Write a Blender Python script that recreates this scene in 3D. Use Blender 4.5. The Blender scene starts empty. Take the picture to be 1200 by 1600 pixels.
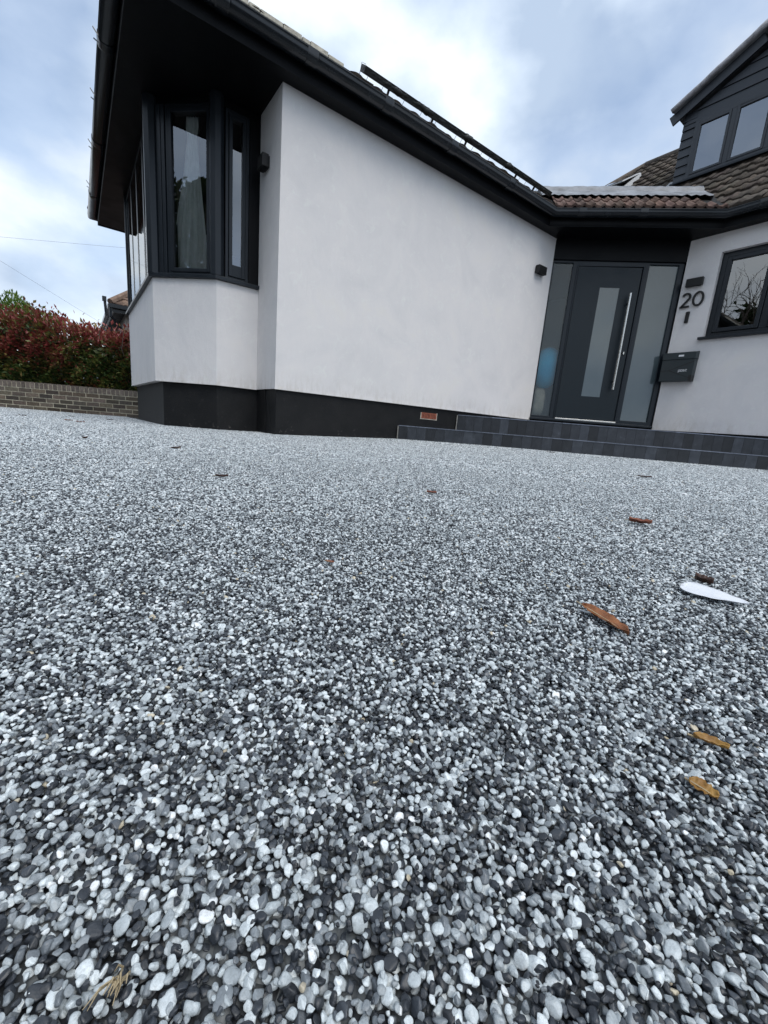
import bpy, bmesh, math, random
import numpy as np
from mathutils import Vector, Matrix
random.seed(7); rng = np.random.default_rng(11)
SC = bpy.context.scene; COL = SC.collection
rad = math.radians

# ------------------------------------------------------------------ camera
cam_d = bpy.data.cameras.new('camera'); cam = bpy.data.objects.new('camera', cam_d); COL.objects.link(cam)
R_ = Vector((0.81088628, -0.57950282, 0.08148573)); U_ = Vector((0.05597197, 0.21540687, 0.97491898)); B_ = Vector((-0.58252088, -0.78598751, 0.20710639))
m = Matrix((R_, U_, B_)).transposed().to_4x4(); m.translation = (0, 0, .185)
cam.matrix_world = m
cam_d.sensor_fit = 'VERTICAL'; cam_d.sensor_height = 36; cam_d.lens = 14.6197
cam_d.clip_start = .01; cam_d.clip_end = 2000
SC.camera = cam
SC.render.resolution_x = 768; SC.render.resolution_y = 1024

# ------------------------------------------------------------------ sky, sun, exposure
SUN_EL, SUN_AZ = rad(60), rad(185)      # azimuth clockwise from +Y
W = bpy.data.worlds.new('World'); SC.world = W; W.use_nodes = True
nt = W.node_tree; nt.nodes.clear(); N = nt.nodes.new; L = nt.links.new
out = N('ShaderNodeOutputWorld'); mixs = N('ShaderNodeMixShader')
sky = N('ShaderNodeTexSky'); sky.sky_type = 'NISHITA'; sky.sun_disc = False
sky.sun_elevation = SUN_EL; sky.sun_rotation = SUN_AZ; sky.air_density = 1.0; sky.dust_density = .6
bg1 = N('ShaderNodeBackground'); bg1.inputs[1].default_value = .15
L(sky.outputs[0], bg1.inputs[0])
tc = N('ShaderNodeTexCoord')
mp = N('ShaderNodeMapping'); mp.inputs['Location'].default_value = (1.3, .45, .2); mp.inputs['Scale'].default_value = (1, 1, 1.5)
L(tc.outputs['Generated'], mp.inputs[0])
n1 = N('ShaderNodeTexNoise'); n1.inputs['Scale'].default_value = 2.1; n1.inputs['Detail'].default_value = 7; n1.inputs['Roughness'].default_value = .5; n1.inputs['Distortion'].default_value = 0
L(mp.outputs[0], n1.inputs['Vector'])
cr = N('ShaderNodeValToRGB'); cr.color_ramp.elements[0].position = .38; cr.color_ramp.elements[1].position = .52
cr.color_ramp.elements[0].color = (.50, .50, .50, 1); cr.color_ramp.elements[1].color = (1, 1, 1, 1)
L(n1.outputs['Fac'], cr.inputs[0])
n2 = N('ShaderNodeTexNoise'); n2.inputs['Scale'].default_value = 3.1; n2.inputs['Detail'].default_value = 7; n2.inputs['Roughness'].default_value = .5; n2.inputs['Distortion'].default_value = 0
mp2 = N('ShaderNodeMapping'); mp2.inputs['Location'].default_value = (4.2, 2.2, 1.2); mp2.inputs['Scale'].default_value = (1, 1, 1.6)
L(tc.outputs['Generated'], mp2.inputs[0]); L(mp2.outputs[0], n2.inputs['Vector'])
cc = N('ShaderNodeValToRGB'); e = cc.color_ramp.elements
e[0].position = .38; e[0].color = (.42, .52, .67, 1); e[1].position = .60; e[1].color = (.84, .90, .94, 1)
k = e.new(.5); k.color = (.62, .72, .85, 1)
L(n2.outputs['Fac'], cc.inputs[0])
bg2 = N('ShaderNodeBackground'); L(cc.outputs[0], bg2.inputs[0]); bg2.inputs[1].default_value = .95
L(cr.outputs[0], mixs.inputs[0]); L(bg1.outputs[0], mixs.inputs[1]); L(bg2.outputs[0], mixs.inputs[2]); L(mixs.outputs[0], out.inputs[0])

sl = bpy.data.lights.new('sun', 'SUN'); sun = bpy.data.objects.new('sun', sl); COL.objects.link(sun)
sl.energy = 1.5; sl.angle = rad(40); sl.color = (1, .96, .9)
sd = Vector((math.sin(SUN_AZ) * math.cos(SUN_EL), math.cos(SUN_AZ) * math.cos(SUN_EL), math.sin(SUN_EL)))
sun.rotation_euler = sd.to_track_quat('Z', 'Y').to_euler(); sun.location = (0, -5, 12)
SC.view_settings.view_transform = 'Standard'; SC.view_settings.look = 'None'
SC.view_settings.exposure = 0.43; SC.view_settings.gamma = 1
SC.render.engine = 'CYCLES'
SC.cycles.max_bounces = 8; SC.cycles.transparent_max_bounces = 12

# ------------------------------------------------------------------ key dimensions (metres)
D = 3.8347; XA = 1.4789; XB = 5.3336; ZD = .418; ZT = 2.7935; XC = 6.5077; YC = 2.6605
S2 = 2 ** .5
def ground_z(x, y):
    t = min(max((x - 1.2) / 2.8, 0), 1); a = .04 * t * t * (3 - 2 * t)
    b = -.0145 * max(0, min(y, 9.2) - 3.8)
    return a + (b if x < 3 else 0)
def path(o, far=-2.5):
    c = 8.66 - o * S2
    return [(3.2, 8.5 + o), (.40 - o, 8.5 + o), (.40 - o, 3.70 - o), (c - 3.70 + o, 3.70 - o), (6.37 - o, c - 6.37 + o), (6.37 - o, far)]

# ------------------------------------------------------------------ materials
def new_mat(name):
    m = bpy.data.materials.new(name); m.use_nodes = True
    return m, m.node_tree, m.node_tree.nodes['Principled BSDF']
def noise(nt, scale, detail=4, rough=.55, coord='Object', mscale=None, dist=0):
    tc = nt.nodes.new('ShaderNodeTexCoord'); n = nt.nodes.new('ShaderNodeTexNoise')
    n.inputs['Scale'].default_value = scale; n.inputs['Detail'].default_value = detail; n.inputs['Roughness'].default_value = rough; n.inputs['Distortion'].default_value = dist
    if mscale:
        mp = nt.nodes.new('ShaderNodeMapping'); mp.inputs['Scale'].default_value = mscale
        nt.links.new(tc.outputs[coord], mp.inputs[0]); nt.links.new(mp.outputs[0], n.inputs['Vector'])
    else: nt.links.new(tc.outputs[coord], n.inputs['Vector'])
    return n
def ramp(nt, src, stops):
    r = nt.nodes.new('ShaderNodeValToRGB'); el = r.color_ramp.elements
    while len(el) < len(stops): el.new(.5)
    for k, (p, c) in enumerate(stops):
        el[k].position = p; el[k].color = (c[0], c[1], c[2], 1) if not isinstance(c, (int, float)) else (c, c, c, 1)
    nt.links.new(src, r.inputs[0]); return r
def mixc(nt, fac, a, b, mode='MIX'):
    n = nt.nodes.new('ShaderNodeMix'); n.data_type = 'RGBA'; n.blend_type = mode
    for sock, v in ((0, fac), (6, a), (7, b)):
        if hasattr(v, 'links') or hasattr(v, 'is_linked'): nt.links.new(v, n.inputs[sock])
        else: n.inputs[sock].default_value = v if sock == 0 else (v[0], v[1], v[2], 1)
    return n.outputs[2]
def bump(nt, b, src, strength, dist):
    n = nt.nodes.new('ShaderNodeBump'); n.inputs['Strength'].default_value = strength; n.inputs['Distance'].default_value = dist
    nt.links.new(src, n.inputs['Height'])
    if b.inputs['Normal'].is_linked: nt.links.new(b.inputs['Normal'].links[0].from_socket, n.inputs['Normal'])
    nt.links.new(n.outputs[0], b.inputs['Normal'])
def simple(name, col, rough=.5, var=.15, scale=6, bmp=0, bscale=200, metal=0, spec=.5, mscale=None):
    m, nt, b = new_mat(name)
    n = noise(nt, scale, 6, .6, mscale=mscale)
    lo = [c * (1 - var) for c in col]; hi = [min(1, c * (1 + var)) for c in col]
    r = ramp(nt, n.outputs['Fac'], [(.3, lo), (.7, hi)])
    nt.links.new(r.outputs[0], b.inputs['Base Color'])
    rr = ramp(nt, n.outputs['Fac'], [(.3, max(.02, rough * .85)), (.7, min(1, rough * 1.15))])
    nt.links.new(rr.outputs[0], b.inputs['Roughness'])
    b.inputs['Metallic'].default_value = metal; b.inputs['Specular IOR Level'].default_value = spec
    if bmp:
        n2 = noise(nt, bscale, 4, .6); bump(nt, b, n2.outputs['Fac'], 1, bmp)
    return m
M = {}
M['anth'] = simple('anthracite_upvc', (.0115, .0155, .0205), .36, .12, 9, .0004, 60, spec=.35)
M['anth_alu'] = simple('anthracite_aluminium', (.0075, .0125, .0185), .36, .12, 5, .0003, 40, spec=.35)
M['door'] = simple('door_paint', (.0055, .0115, .0165), .40, .08, 4, .0005, 300, spec=.35)
M['soffit'] = simple('black_soffit_board', (.0020, .0024, .0034), .5, .2, 3, .0004, 40, spec=.18)
M['gutter'] = simple('gutter_plastic', (.009, .0115, .015), .24, .35, 7, .0005, 30)
M['black'] = simple('black_plastic', (.004, .004, .0045), .5, .2, 20)
M['steel'] = simple('brushed_steel', (.62, .60, .56), .25, .1, 90, metal=1)
M['whitep'] = simple('white_plastic', (.78, .79, .80), .35, .05, 8)
M['lead'] = simple('lead_flashing', (.20, .21, .23), .5, .5, 7, .004, 14)
M['mortar'] = simple('pale_mortar', (.46, .43, .36), .9, .35, 22, .004, 60)
M['interior'] = simple('interior_plaster', (.30, .29, .27), .9, .05, 3)
M['carpet'] = simple('interior_floor', (.12, .11, .10), .9, .1, 9)
M['bark'] = simple('bark', (.09, .07, .055), .9, .4, 20, .01, 40)
M['raildark'] = simple('dark_rail', (.016, .018, .017), .5, .5, 20, .008, 30)
M['wire'] = simple('wire', (.05, .05, .055), .6)
M['stepside'] = simple('step_mortar_edge', (.24, .23, .21), .95, .4, 40, .004, 90)

# smooth painted render: off-white, faint patches, trowel bump, a few stains
m, nt, b = new_mat('white_render'); M['render'] = m
n = noise(nt, 2.2, 6, .6, dist=.6); r1 = ramp(nt, n.outputs['Fac'], [(.30, (.69, .67, .665)), (.48, (.735, .71, .70)), (.60, (.76, .73, .715)), (.74, (.77, .74, .70))])
n3 = noise(nt, 9, 5, .65, dist=1.2); f3 = ramp(nt, n3.outputs['Fac'], [(.56, 0.0), (.68, .6)])
c1 = mixc(nt, f3.outputs[0], r1.outputs[0], (.78, .775, .745))
n4 = noise(nt, 45, 3, .7); f4 = ramp(nt, n4.outputs['Fac'], [(.70, 0.0), (.78, .35)])
c2 = mixc(nt, f4.outputs[0], c1, (.52, .50, .47))
gz_ = nt.nodes.new('ShaderNodeNewGeometry'); sz_ = nt.nodes.new('ShaderNodeSeparateXYZ'); nt.links.new(gz_.outputs['Position'], sz_.inputs[0])
rz_ = ramp(nt, sz_.outputs['Z'], [(.42, 1.0), (.62, .0)]); n6 = noise(nt, 18, 6, .7, mscale=(1, 1, .35)); f6 = ramp(nt, n6.outputs['Fac'], [(.45, 0.0), (.7, .55)])
m6 = nt.nodes.new('ShaderNodeMath'); m6.operation = 'MULTIPLY'; nt.links.new(rz_.outputs[0], m6.inputs[0]); nt.links.new(f6.outputs[0], m6.inputs[1])
c2 = mixc(nt, m6.outputs[0], c2, (.50, .46, .40))       # splash dirt low on the wall
n7 = noise(nt, 5, 5, .7, mscale=(6, 6, .25)); f7 = ramp(nt, n7.outputs['Fac'], [(.60, 0.0), (.78, .30)]); c2 = mixc(nt, f7.outputs[0], c2, (.60, .58, .56))
nt.links.new(c2, b.inputs['Base Color']); b.inputs['Roughness'].default_value = .88; b.inputs['Specular IOR Level'].default_value = .25
nb = noise(nt, 160, 5, .65); bump(nt, b, nb.outputs['Fac'], .8, .0022)
nb2 = noise(nt, 14, 4, .55, mscale=(1, 1, .6)); bump(nt, b, nb2.outputs['Fac'], .7, .006)

# black bitumen-painted plinth
m, nt, b = new_mat('black_plinth_paint'); M['plinth'] = m
n = noise(nt, 5, 6, .65); r1 = ramp(nt, n.outputs['Fac'], [(.3, (.0050, .0052, .006)), (.7, (.012, .0118, .012))])
n2 = noise(nt, 26, 5, .7, dist=.5); f2 = ramp(nt, n2.outputs['Fac'], [(.60, 0.0), (.68, .6)])
sx = nt.nodes.new('ShaderNodeSeparateXYZ'); g = nt.nodes.new('ShaderNodeNewGeometry'); nt.links.new(g.outputs['Position'], sx.inputs[0])
fz = ramp(nt, sx.outputs['Z'], [(.0, 1.0), (.05, .35), (.12, 0.08)])
mm = nt.nodes.new('ShaderNodeMath'); mm.operation = 'MULTIPLY'; nt.links.new(f2.outputs[0], mm.inputs[0]); nt.links.new(fz.outputs[0], mm.inputs[1])
c = mixc(nt, mm.outputs[0], r1.outputs[0], (.22, .20, .18))
nt.links.new(c, b.inputs['Base Color']); b.inputs['Roughness'].default_value = .6; b.inputs['Specular IOR Level'].default_value = .3
nb = noise(nt, 90, 5, .65); bump(nt, b, nb.outputs['Fac'], .8, .004)

# dark blue-black porcelain tiles on the steps
m, nt, b = new_mat('dark_step_tile'); M['steptile'] = m
at = nt.nodes.new('ShaderNodeAttribute'); at.attribute_name = 'tint'
n = noise(nt, 14, 6, .65); r1 = ramp(nt, n.outputs['Fac'], [(.28, (.016, .019, .024)), (.62, (.034, .038, .045)), (.8, (.075, .08, .09))])
c = mixc(nt, 1.0, r1.outputs[0], at.outputs['Color'], 'MULTIPLY')
nt.links.new(c, b.inputs['Base Color']); b.inputs['Roughness'].default_value = .5; bump(nt, b, noise(nt, 120, 4).outputs['Fac'], .7, .0012)

# clay and concrete roof tiles
def tilemat(name, dark, mid, pale, lich, patch=.5):
    m, nt, b = new_mat(name)
    at = nt.nodes.new('ShaderNodeAttribute'); at.attribute_name = 'tint'
    n = noise(nt, 8, 8, .7); r1 = ramp(nt, n.outputs['Fac'], [(.3, dark), (.52, mid), (.75, pale)])
    n2 = noise(nt, 30, 6, .75); f = ramp(nt, n2.outputs['Fac'], [(.52, 0.0), (.66, patch)])
    c = mixc(nt, f.outputs[0], r1.outputs[0], lich)
    c = mixc(nt, 1.0, c, at.outputs['Color'], 'MULTIPLY')
    nt.links.new(c, b.inputs['Base Color']); b.inputs['Roughness'].default_value = .85
    bump(nt, b, noise(nt, 70, 5, .7).outputs['Fac'], .8, .006); return m
M['tile'] = tilemat('brown_roof_tile', (.034, .026, .021), (.085, .066, .052), (.155, .125, .098), (.18, .16, .115))
M['tile_red'] = tilemat('red_brown_pantile', (.085, .050, .040), (.16, .098, .078), (.23, .165, .13), (.21, .19, .17), .35)
M['tile_n'] = tilemat('neighbour_tile', (.09, .055, .04), (.19, .12, .085), (.29, .20, .15), (.30, .27, .22), .4)

# wall bricks
m, nt, b = new_mat('grey_brown_brick'); M['brick'] = m
at = nt.nodes.new('ShaderNodeAttribute'); at.attribute_name = 'tint'
n = noise(nt, 30, 6, .7); r1 = ramp(nt, n.outputs['Fac'], [(.3, (.075, .060, .052)), (.6, (.15, .125, .105)), (.8, (.22, .19, .155))])
c = mixc(nt, 1.0, r1.outputs[0], at.outputs['Color'], 'MULTIPLY')
nt.links.new(c, b.inputs['Base Color']); b.inputs['Roughness'].default_value = .9; bump(nt, b, noise(nt, 120, 4).outputs['Fac'], .8, .004)
M['brickmortar'] = simple('brick_mortar', (.52, .48, .37), .95, .3, 15, .004, 90)
M['terracotta'] = simple('terracotta', (.32, .10, .06), .8, .3, 30, .003, 90)

# foliage
def leafmat(name, stops, tr=.25):
    m, nt, b = new_mat(name)
    at = nt.nodes.new('ShaderNodeAttribute'); at.attribute_name = 'tint'
    sp = nt.nodes.new('ShaderNodeSeparateXYZ'); nt.links.new(at.outputs['Vector'], sp.inputs[0])
    r = ramp(nt, sp.outputs['X'], stops)
    nt.links.new(r.outputs[0], b.inputs['Base Color']); b.inputs['Roughness'].default_value = .42
    tl = nt.nodes.new('ShaderNodeBsdfTranslucent'); nt.links.new(r.outputs[0], tl.inputs[0])
    ms = nt.nodes.new('ShaderNodeMixShader'); ms.inputs[0].default_value = tr
    o = nt.nodes['Material Output']
    nt.links.new(b.outputs[0], ms.inputs[1]); nt.links.new(tl.outputs[0], ms.inputs[2]); nt.links.new(ms.outputs[0], o.inputs[0])
    return m
M['redleaf'] = leafmat('red_hedge_leaf', [(0, (.022, .045, .014)), (.3, (.06, .11, .03)), (.44, (.19, .20, .05)), (.54, (.17, .07, .035)), (.72, (.27, .05, .05)), (.93, (.46, .12, .10)), (1, (.34, .25, .09))])
M['greenleaf'] = leafmat('lime_leaf', [(0, (.035, .075, .012)), (.5, (.09, .17, .02)), (1, (.22, .32, .05))], .35)
M['darkleaf'] = leafmat('dark_leaf', [(0, (.018, .032, .012)), (.5, (.035, .055, .02)), (1, (.07, .09, .035))])

# glass
def glass(name, tint, ior=1.75, rough=.0):
    m, nt, b = new_mat(name); nt.nodes.remove(b)
    o = nt.nodes['Material Output']
    t = nt.nodes.new('ShaderNodeBsdfTransparent'); t.inputs[0].default_value = (*tint, 1)
    g = nt.nodes.new('ShaderNodeBsdfGlossy'); g.inputs['Roughness'].default_value = rough; g.inputs[0].default_value = (.95, .97, 1, 1)
    f = nt.nodes.new('ShaderNodeFresnel'); f.inputs[0].default_value = ior
    ms = nt.nodes.new('ShaderNodeMixShader')
    nn = noise(nt, 1.6, 2, .5); bp = nt.nodes.new('ShaderNodeBump'); bp.inputs['Strength'].default_value = .5; bp.inputs['Distance'].default_value = .004
    nt.links.new(nn.outputs['Fac'], bp.inputs['Height']); nt.links.new(bp.outputs[0], g.inputs['Normal'])
    nt.links.new(f.outputs[0], ms.inputs[0]); nt.links.new(t.outputs[0], ms.inputs[1]); nt.links.new(g.outputs[0], ms.inputs[2]); nt.links.new(ms.outputs[0], o.inputs[0])
    return m
M['glass'] = glass('window_glass', (.92, .96, .95), 2.6)
M['glass_dark'] = glass('dormer_glass', (.35, .40, .42), 3.3)
m, nt, b = new_mat('frosted_glass'); M['frost'] = m
n = noise(nt, 1.4, 3, .5); r = ramp(nt, n.outputs['Fac'], [(.3, (.042, .068, .080)), (.7, (.066, .094, .102))])
nt.links.new(r.outputs[0], b.inputs['Base Color']); b.inputs['Roughness'].default_value = .5
b.inputs['Coat Weight'].default_value = 1; b.inputs['Coat Roughness'].default_value = .04; b.inputs['Coat IOR'].default_value = 1.7
tr = nt.nodes.new('ShaderNodeBsdfTransparent'); tr.inputs[0].default_value = (.85, .92, .95, 1)
ms = nt.nodes.new('ShaderNodeMixShader'); ms.inputs[0].default_value = .5
nt.links.new(b.outputs[0], ms.inputs[1]); nt.links.new(tr.outputs[0], ms.inputs[2]); nt.links.new(ms.outputs[0], nt.nodes['Material Output'].inputs[0])
m2 = m.copy(); m2.name = 'frosted_glass_solid'; M['frost_solid'] = m2
m2.node_tree.nodes['Mix Shader'].inputs[0].default_value = .06
M['curtain'] = simple('curtain_cloth', (.93, .97, .94), .9, .12, 12, .002, 100)
M['blueblob'] = simple('blue_reflection_tint', (.03, .60, 1.0), .8, .1, 6)
M['beige'] = simple('beige_object', (.60, .52, .40), .8, .25, 9)
for key in ('blueblob', 'beige'):      # rims fade out to imitate the blur of frosted glass
    q_ = M[key].node_tree; lw = q_.nodes.new('ShaderNodeLayerWeight'); lw.inputs[0].default_value = .5
    rr_ = ramp(q_, lw.outputs['Facing'], [(.0, 0.05), (.85, 1.0)]); tp = q_.nodes.new('ShaderNodeBsdfTransparent'); mx = q_.nodes.new('ShaderNodeMixShader')
    q_.links.new(rr_.outputs[0], mx.inputs[0]); q_.links.new(q_.nodes['Principled BSDF'].outputs[0], mx.inputs[1]); q_.links.new(tp.outputs[0], mx.inputs[2]); q_.links.new(mx.outputs[0], q_.nodes['Material Output'].inputs[0])

# stones: colour from the instance attribute tone
m, nt, b = new_mat('pebble_stone'); M['pebble'] = m
at = nt.nodes.new('ShaderNodeAttribute'); at.attribute_name = 'tone'; at.attribute_type = 'INSTANCER'
r = ramp(nt, at.outputs['Fac'], [(0, (.011, .0135, .018)), (.28, (.028, .034, .044)), (.40, (.10, .115, .132)), (.55, (.255, .283, .302)), (.75, (.455, .500, .518)), (.93, (.69, .74, .755)), (.965, (.80, .82, .83)), (.975, (.44, .38, .27)), (1, (.55, .49, .37))])
n = noise(nt, 2.6, 7, .75); v = ramp(nt, n.outputs['Fac'], [(.3, .68), (.5, 1.02), (.7, 1.22)])
c = mixc(nt, 1.0, r.outputs[0], v.outputs[0], 'MULTIPLY')
nt.links.new(c, b.inputs['Base Color']); b.inputs['Roughness'].default_value = .42; b.inputs['Specular IOR Level'].default_value = .5
b.inputs['Coat Weight'].default_value = .4; b.inputs['Coat Roughness'].default_value = .3
bump(nt, b, noise(nt, 3.5, 4, .7).outputs['Fac'], .5, .0006)
# resin base between the stones
m, nt, b = new_mat('resin_bound_base'); M['driveway'] = m
tcn = nt.nodes.new('ShaderNodeTexCoord'); vo = nt.nodes.new('ShaderNodeTexVoronoi'); vo.inputs['Scale'].default_value = 150
nt.links.new(tcn.outputs['Object'], vo.inputs['Vector'])
sp = nt.nodes.new('ShaderNodeSeparateXYZ'); nt.links.new(vo.outputs['Color'], sp.inputs[0])
r = ramp(nt, sp.outputs['X'], [(0, (.022, .025, .031)), (.3, (.07, .075, .085)), (.5, (.22, .24, .255)), (.75, (.36, .39, .40)), (1, (.52, .55, .56))])
dk = ramp(nt, vo.outputs['Distance'], [(.45, .35), (.8, .06)])
c = mixc(nt, 1.0, r.outputs[0], dk.outputs[0], 'MULTIPLY')
nt.links.new(c, b.inputs['Base Color']); b.inputs['Roughness'].default_value = .5
inv = ramp(nt, vo.outputs['Distance'], [(0, 1.0), (.6, 0.0)]); bump(nt, b, inv.outputs[0], 1, .004)
M['asphalt'] = simple('asphalt', (.05, .05, .052), .85, .25, 40, .006, 120)
M['leafbrown'] = None
def dryleaf(name, a, bcol, tr=.15):
    m, nt, b = new_mat(name)
    n = noise(nt, 60, 6, .7); r = ramp(nt, n.outputs['Fac'], [(.35, a), (.65, bcol)])
    nt.links.new(r.outputs[0], b.inputs['Base Color']); b.inputs['Roughness'].default_value = .5
    tl = nt.nodes.new('ShaderNodeBsdfTranslucent'); nt.links.new(r.outputs[0], tl.inputs[0])
    ms = nt.nodes.new('ShaderNodeMixShader'); ms.inputs[0].default_value = tr
    nt.links.new(b.outputs[0], ms.inputs[1]); nt.links.new(tl.outputs[0], ms.inputs[2]); nt.links.new(ms.outputs[0], nt.nodes['Material Output'].inputs[0])
    return m
M['leaf_orange'] = dryleaf('orange_dry_leaf', (.16, .055, .02), (.36, .14, .05))
M['leaf_dark'] = dryleaf('dark_dry_leaf', (.035, .018, .014), (.085, .035, .022))
M['leaf_red'] = dryleaf('red_brown_leaf', (.16, .05, .03), (.30, .10, .05))
M['leaf_yellow'] = dryleaf('yellow_dry_leaf', (.28, .13, .03), (.50, .30, .08), .3)
M['petal'] = dryleaf('white_petal', (.80, .83, .88), (.88, .90, .94), .2)
M['straw'] = dryleaf('dry_straw', (.35, .27, .16), (.55, .45, .28), .2)

# ------------------------------------------------------------------ mesh helpers
class MB:
    def __init__(s): s.v = []; s.f = []; s.t = []
    def poly(s, pts, tint=None):
        n = len(s.v); s.v += [tuple(p) for p in pts]; s.f.append(tuple(range(n, n + len(pts)))); s.t.append(tint or (1, 1, 1))
    def mesh(s, vs, fs, tint=None):
        n = len(s.v); s.v += [tuple(p) for p in vs]
        for f in fs: s.f.append(tuple(i + n for i in f)); s.t.append(tint or (1, 1, 1))
    def box(s, x0, x1, y0, y1, z0, z1, tint=None):
        s.mesh([(x0, y0, z0), (x1, y0, z0), (x1, y1, z0), (x0, y1, z0), (x0, y0, z1), (x1, y0, z1), (x1, y1, z1), (x0, y1, z1)],
               [(0, 3, 2, 1), (4, 5, 6, 7), (0, 1, 5, 4), (1, 2, 6, 5), (2, 3, 7, 6), (3, 0, 4, 7)], tint)
    def obox(s, o, a, b, c, tint=None):   # oriented box: origin and three edges (right-handed)
        o, a, b, c = map(Vector, (o, a, b, c)); P = [o, o + a, o + a + b, o + b]; P += [p + c for p in P]
        F = [(0, 3, 2, 1), (4, 5, 6, 7), (0, 1, 5, 4), (1, 2, 6, 5), (2, 3, 7, 6), (3, 0, 4, 7)]
        if a.cross(b).dot(c) < 0: F = [f[::-1] for f in F]
        s.mesh(P, F, tint)
    def prism(s, pts, z0, z1, tint=None):
        n = len(pts); A = sum(pts[i][0] * pts[(i + 1) % n][1] - pts[(i + 1) % n][0] * pts[i][1] for i in range(n))
        if A < 0: pts = pts[::-1]
        s.mesh([(x, y, z0) for x, y in pts] + [(x, y, z1) for x, y in pts],
               [tuple(range(n))[::-1], tuple(range(n, 2 * n))] + [(i, (i + 1) % n, n + (i + 1) % n, n + i) for i in range(n)], tint)
    def tube(s, pts, r, k=8, tint=None):
        pts = [Vector(p) for p in pts]; rs = r if isinstance(r, (list, tuple)) else [r] * len(pts); vs = []; fs = []
        for i, p in enumerate(pts):
            d = (pts[min(i + 1, len(pts) - 1)] - pts[max(i - 1, 0)]).normalized()
            a = d.orthogonal().normalized() if i == 0 else (pa - d * pa.dot(d)).normalized()
            pa = a; b = d.cross(a)
            for j in range(k): vs.append(p + (a * math.cos(2 * math.pi * j / k) + b * math.sin(2 * math.pi * j / k)) * rs[i])
        for i in range(len(pts) - 1):
            for j in range(k): fs.append((i * k + j, i * k + (j + 1) % k, (i + 1) * k + (j + 1) % k, (i + 1) * k + j))
        fs.append(tuple(range(k))[::-1]); fs.append(tuple(range((len(pts) - 1) * k, len(pts) * k)))
        s.mesh(vs, fs, tint)
    def build(s, name, mat, parent=None, smooth=False, bevel=0, tint=False, label=None):
        root = parent; off = Vector((0, 0, 0))
        while root is not None:
            if root.parent is None: off = root.location.copy()
            root = root.parent
        me = bpy.data.meshes.new(name); me.from_pydata([tuple(Vector(v) - off) for v in s.v], [], s.f)
        if tint:
            a = me.attributes.new('tint', 'FLOAT_COLOR', 'FACE'); a.data.foreach_set('color', [c for t in s.t for c in (*t, 1)])
        me.materials.append(mat); me.update()
        if smooth: me.polygons.foreach_set('use_smooth', [True] * len(me.polygons))
        o = bpy.data.objects.new(name, me); COL.objects.link(o); o.parent = parent
        if bevel:
            bm = bmesh.new(); bm.from_mesh(me); bmesh.ops.remove_doubles(bm, verts=bm.verts, dist=1e-5); bm.to_mesh(me); bm.free()
            md = o.modifiers.new('bevel', 'BEVEL'); md.width = bevel; md.segments = 2; md.limit_method = 'ANGLE'
        if label: o['label'] = label
        return o
def empty(name, loc, label, cat, group=None):
    o = bpy.data.objects.new(name, None); COL.objects.link(o); o.location = loc; o.empty_display_size = .1
    o['label'] = label; o['category'] = cat
    if group: o['group'] = group
    return o
def tag(o, label, cat, group=None):
    o['label'] = label; o['category'] = cat
    if group: o['group'] = group
    return o
class Fr:      # a wall frame: t along the wall, d outward, z up
    def __init__(s, o, u, n): s.o = Vector((o[0], o[1], 0)); s.u = Vector((u[0], u[1], 0)).normalized(); s.n = Vector((n[0], n[1], 0)).normalized()
    def p(s, t, d, z): return s.o + s.u * t + s.n * d + Vector((0, 0, z))
    def box(s, mb, t0, t1, d0, d1, z0, z1, tint=None): mb.obox(s.p(t0, d0, z0), s.u * (t1 - t0), s.n * (d1 - d0), Vector((0, 0, z1 - z0)), tint)
def frame_boxes(F, mb, t0, t1, z0, z1, w, d0, d1, wb=None, wt=None):
    wb = wb or w; wt = wt or w
    F.box(mb, t0, t0 + w, d0, d1, z0, z1); F.box(mb, t1 - w, t1, d0, d1, z0, z1)
    F.box(mb, t0 + w, t1 - w, d0, d1, z0, z0 + wb); F.box(mb, t0 + w, t1 - w, d0, d1, z1 - wt, z1)
def pane(F, t0, t1, z0, z1, d, mat, parent, name='pane'):
    # one optical sheet: only the outer face
    mb2 = MB(); q = [F.p(t0, d, z0), F.p(t1, d, z0), F.p(t1, d, z1), F.p(t0, d, z1)]
    if F.u.cross(Vector((0, 0, 1))).dot(F.n) < 0: q = q[::-1]      # face outwards
    mb2.poly(q)
    o = mb2.build(name, mat, parent)
    return o

# ------------------------------------------------------------------ ground
mb = MB()
x0, x1, y0, y1 = -9, 9, -4, 12.5; nx, ny = 90, 84
vs = []
for j in range(ny + 1):
    for i in range(nx + 1):
        x = x0 + (x1 - x0) * i / nx; y = y0 + (y1 - y0) * j / ny; vs.append((x, y, ground_z(x, y) - .0025))
mb.mesh(vs, [(j * (nx + 1) + i, j * (nx + 1) + i + 1, (j + 1) * (nx + 1) + i + 1, (j + 1) * (nx + 1) + i) for j in range(ny) for i in range(nx)])
o = mb.build('driveway', M['driveway'], smooth=True); o['kind'] = 'structure'
mb = MB(); mb.poly([(-300, -300, -.22), (300, -300, -.22), (300, 300, -.22), (-300, 300, -.22)])
o = mb.build('ground', M['asphalt']); o['kind'] = 'structure'

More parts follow.
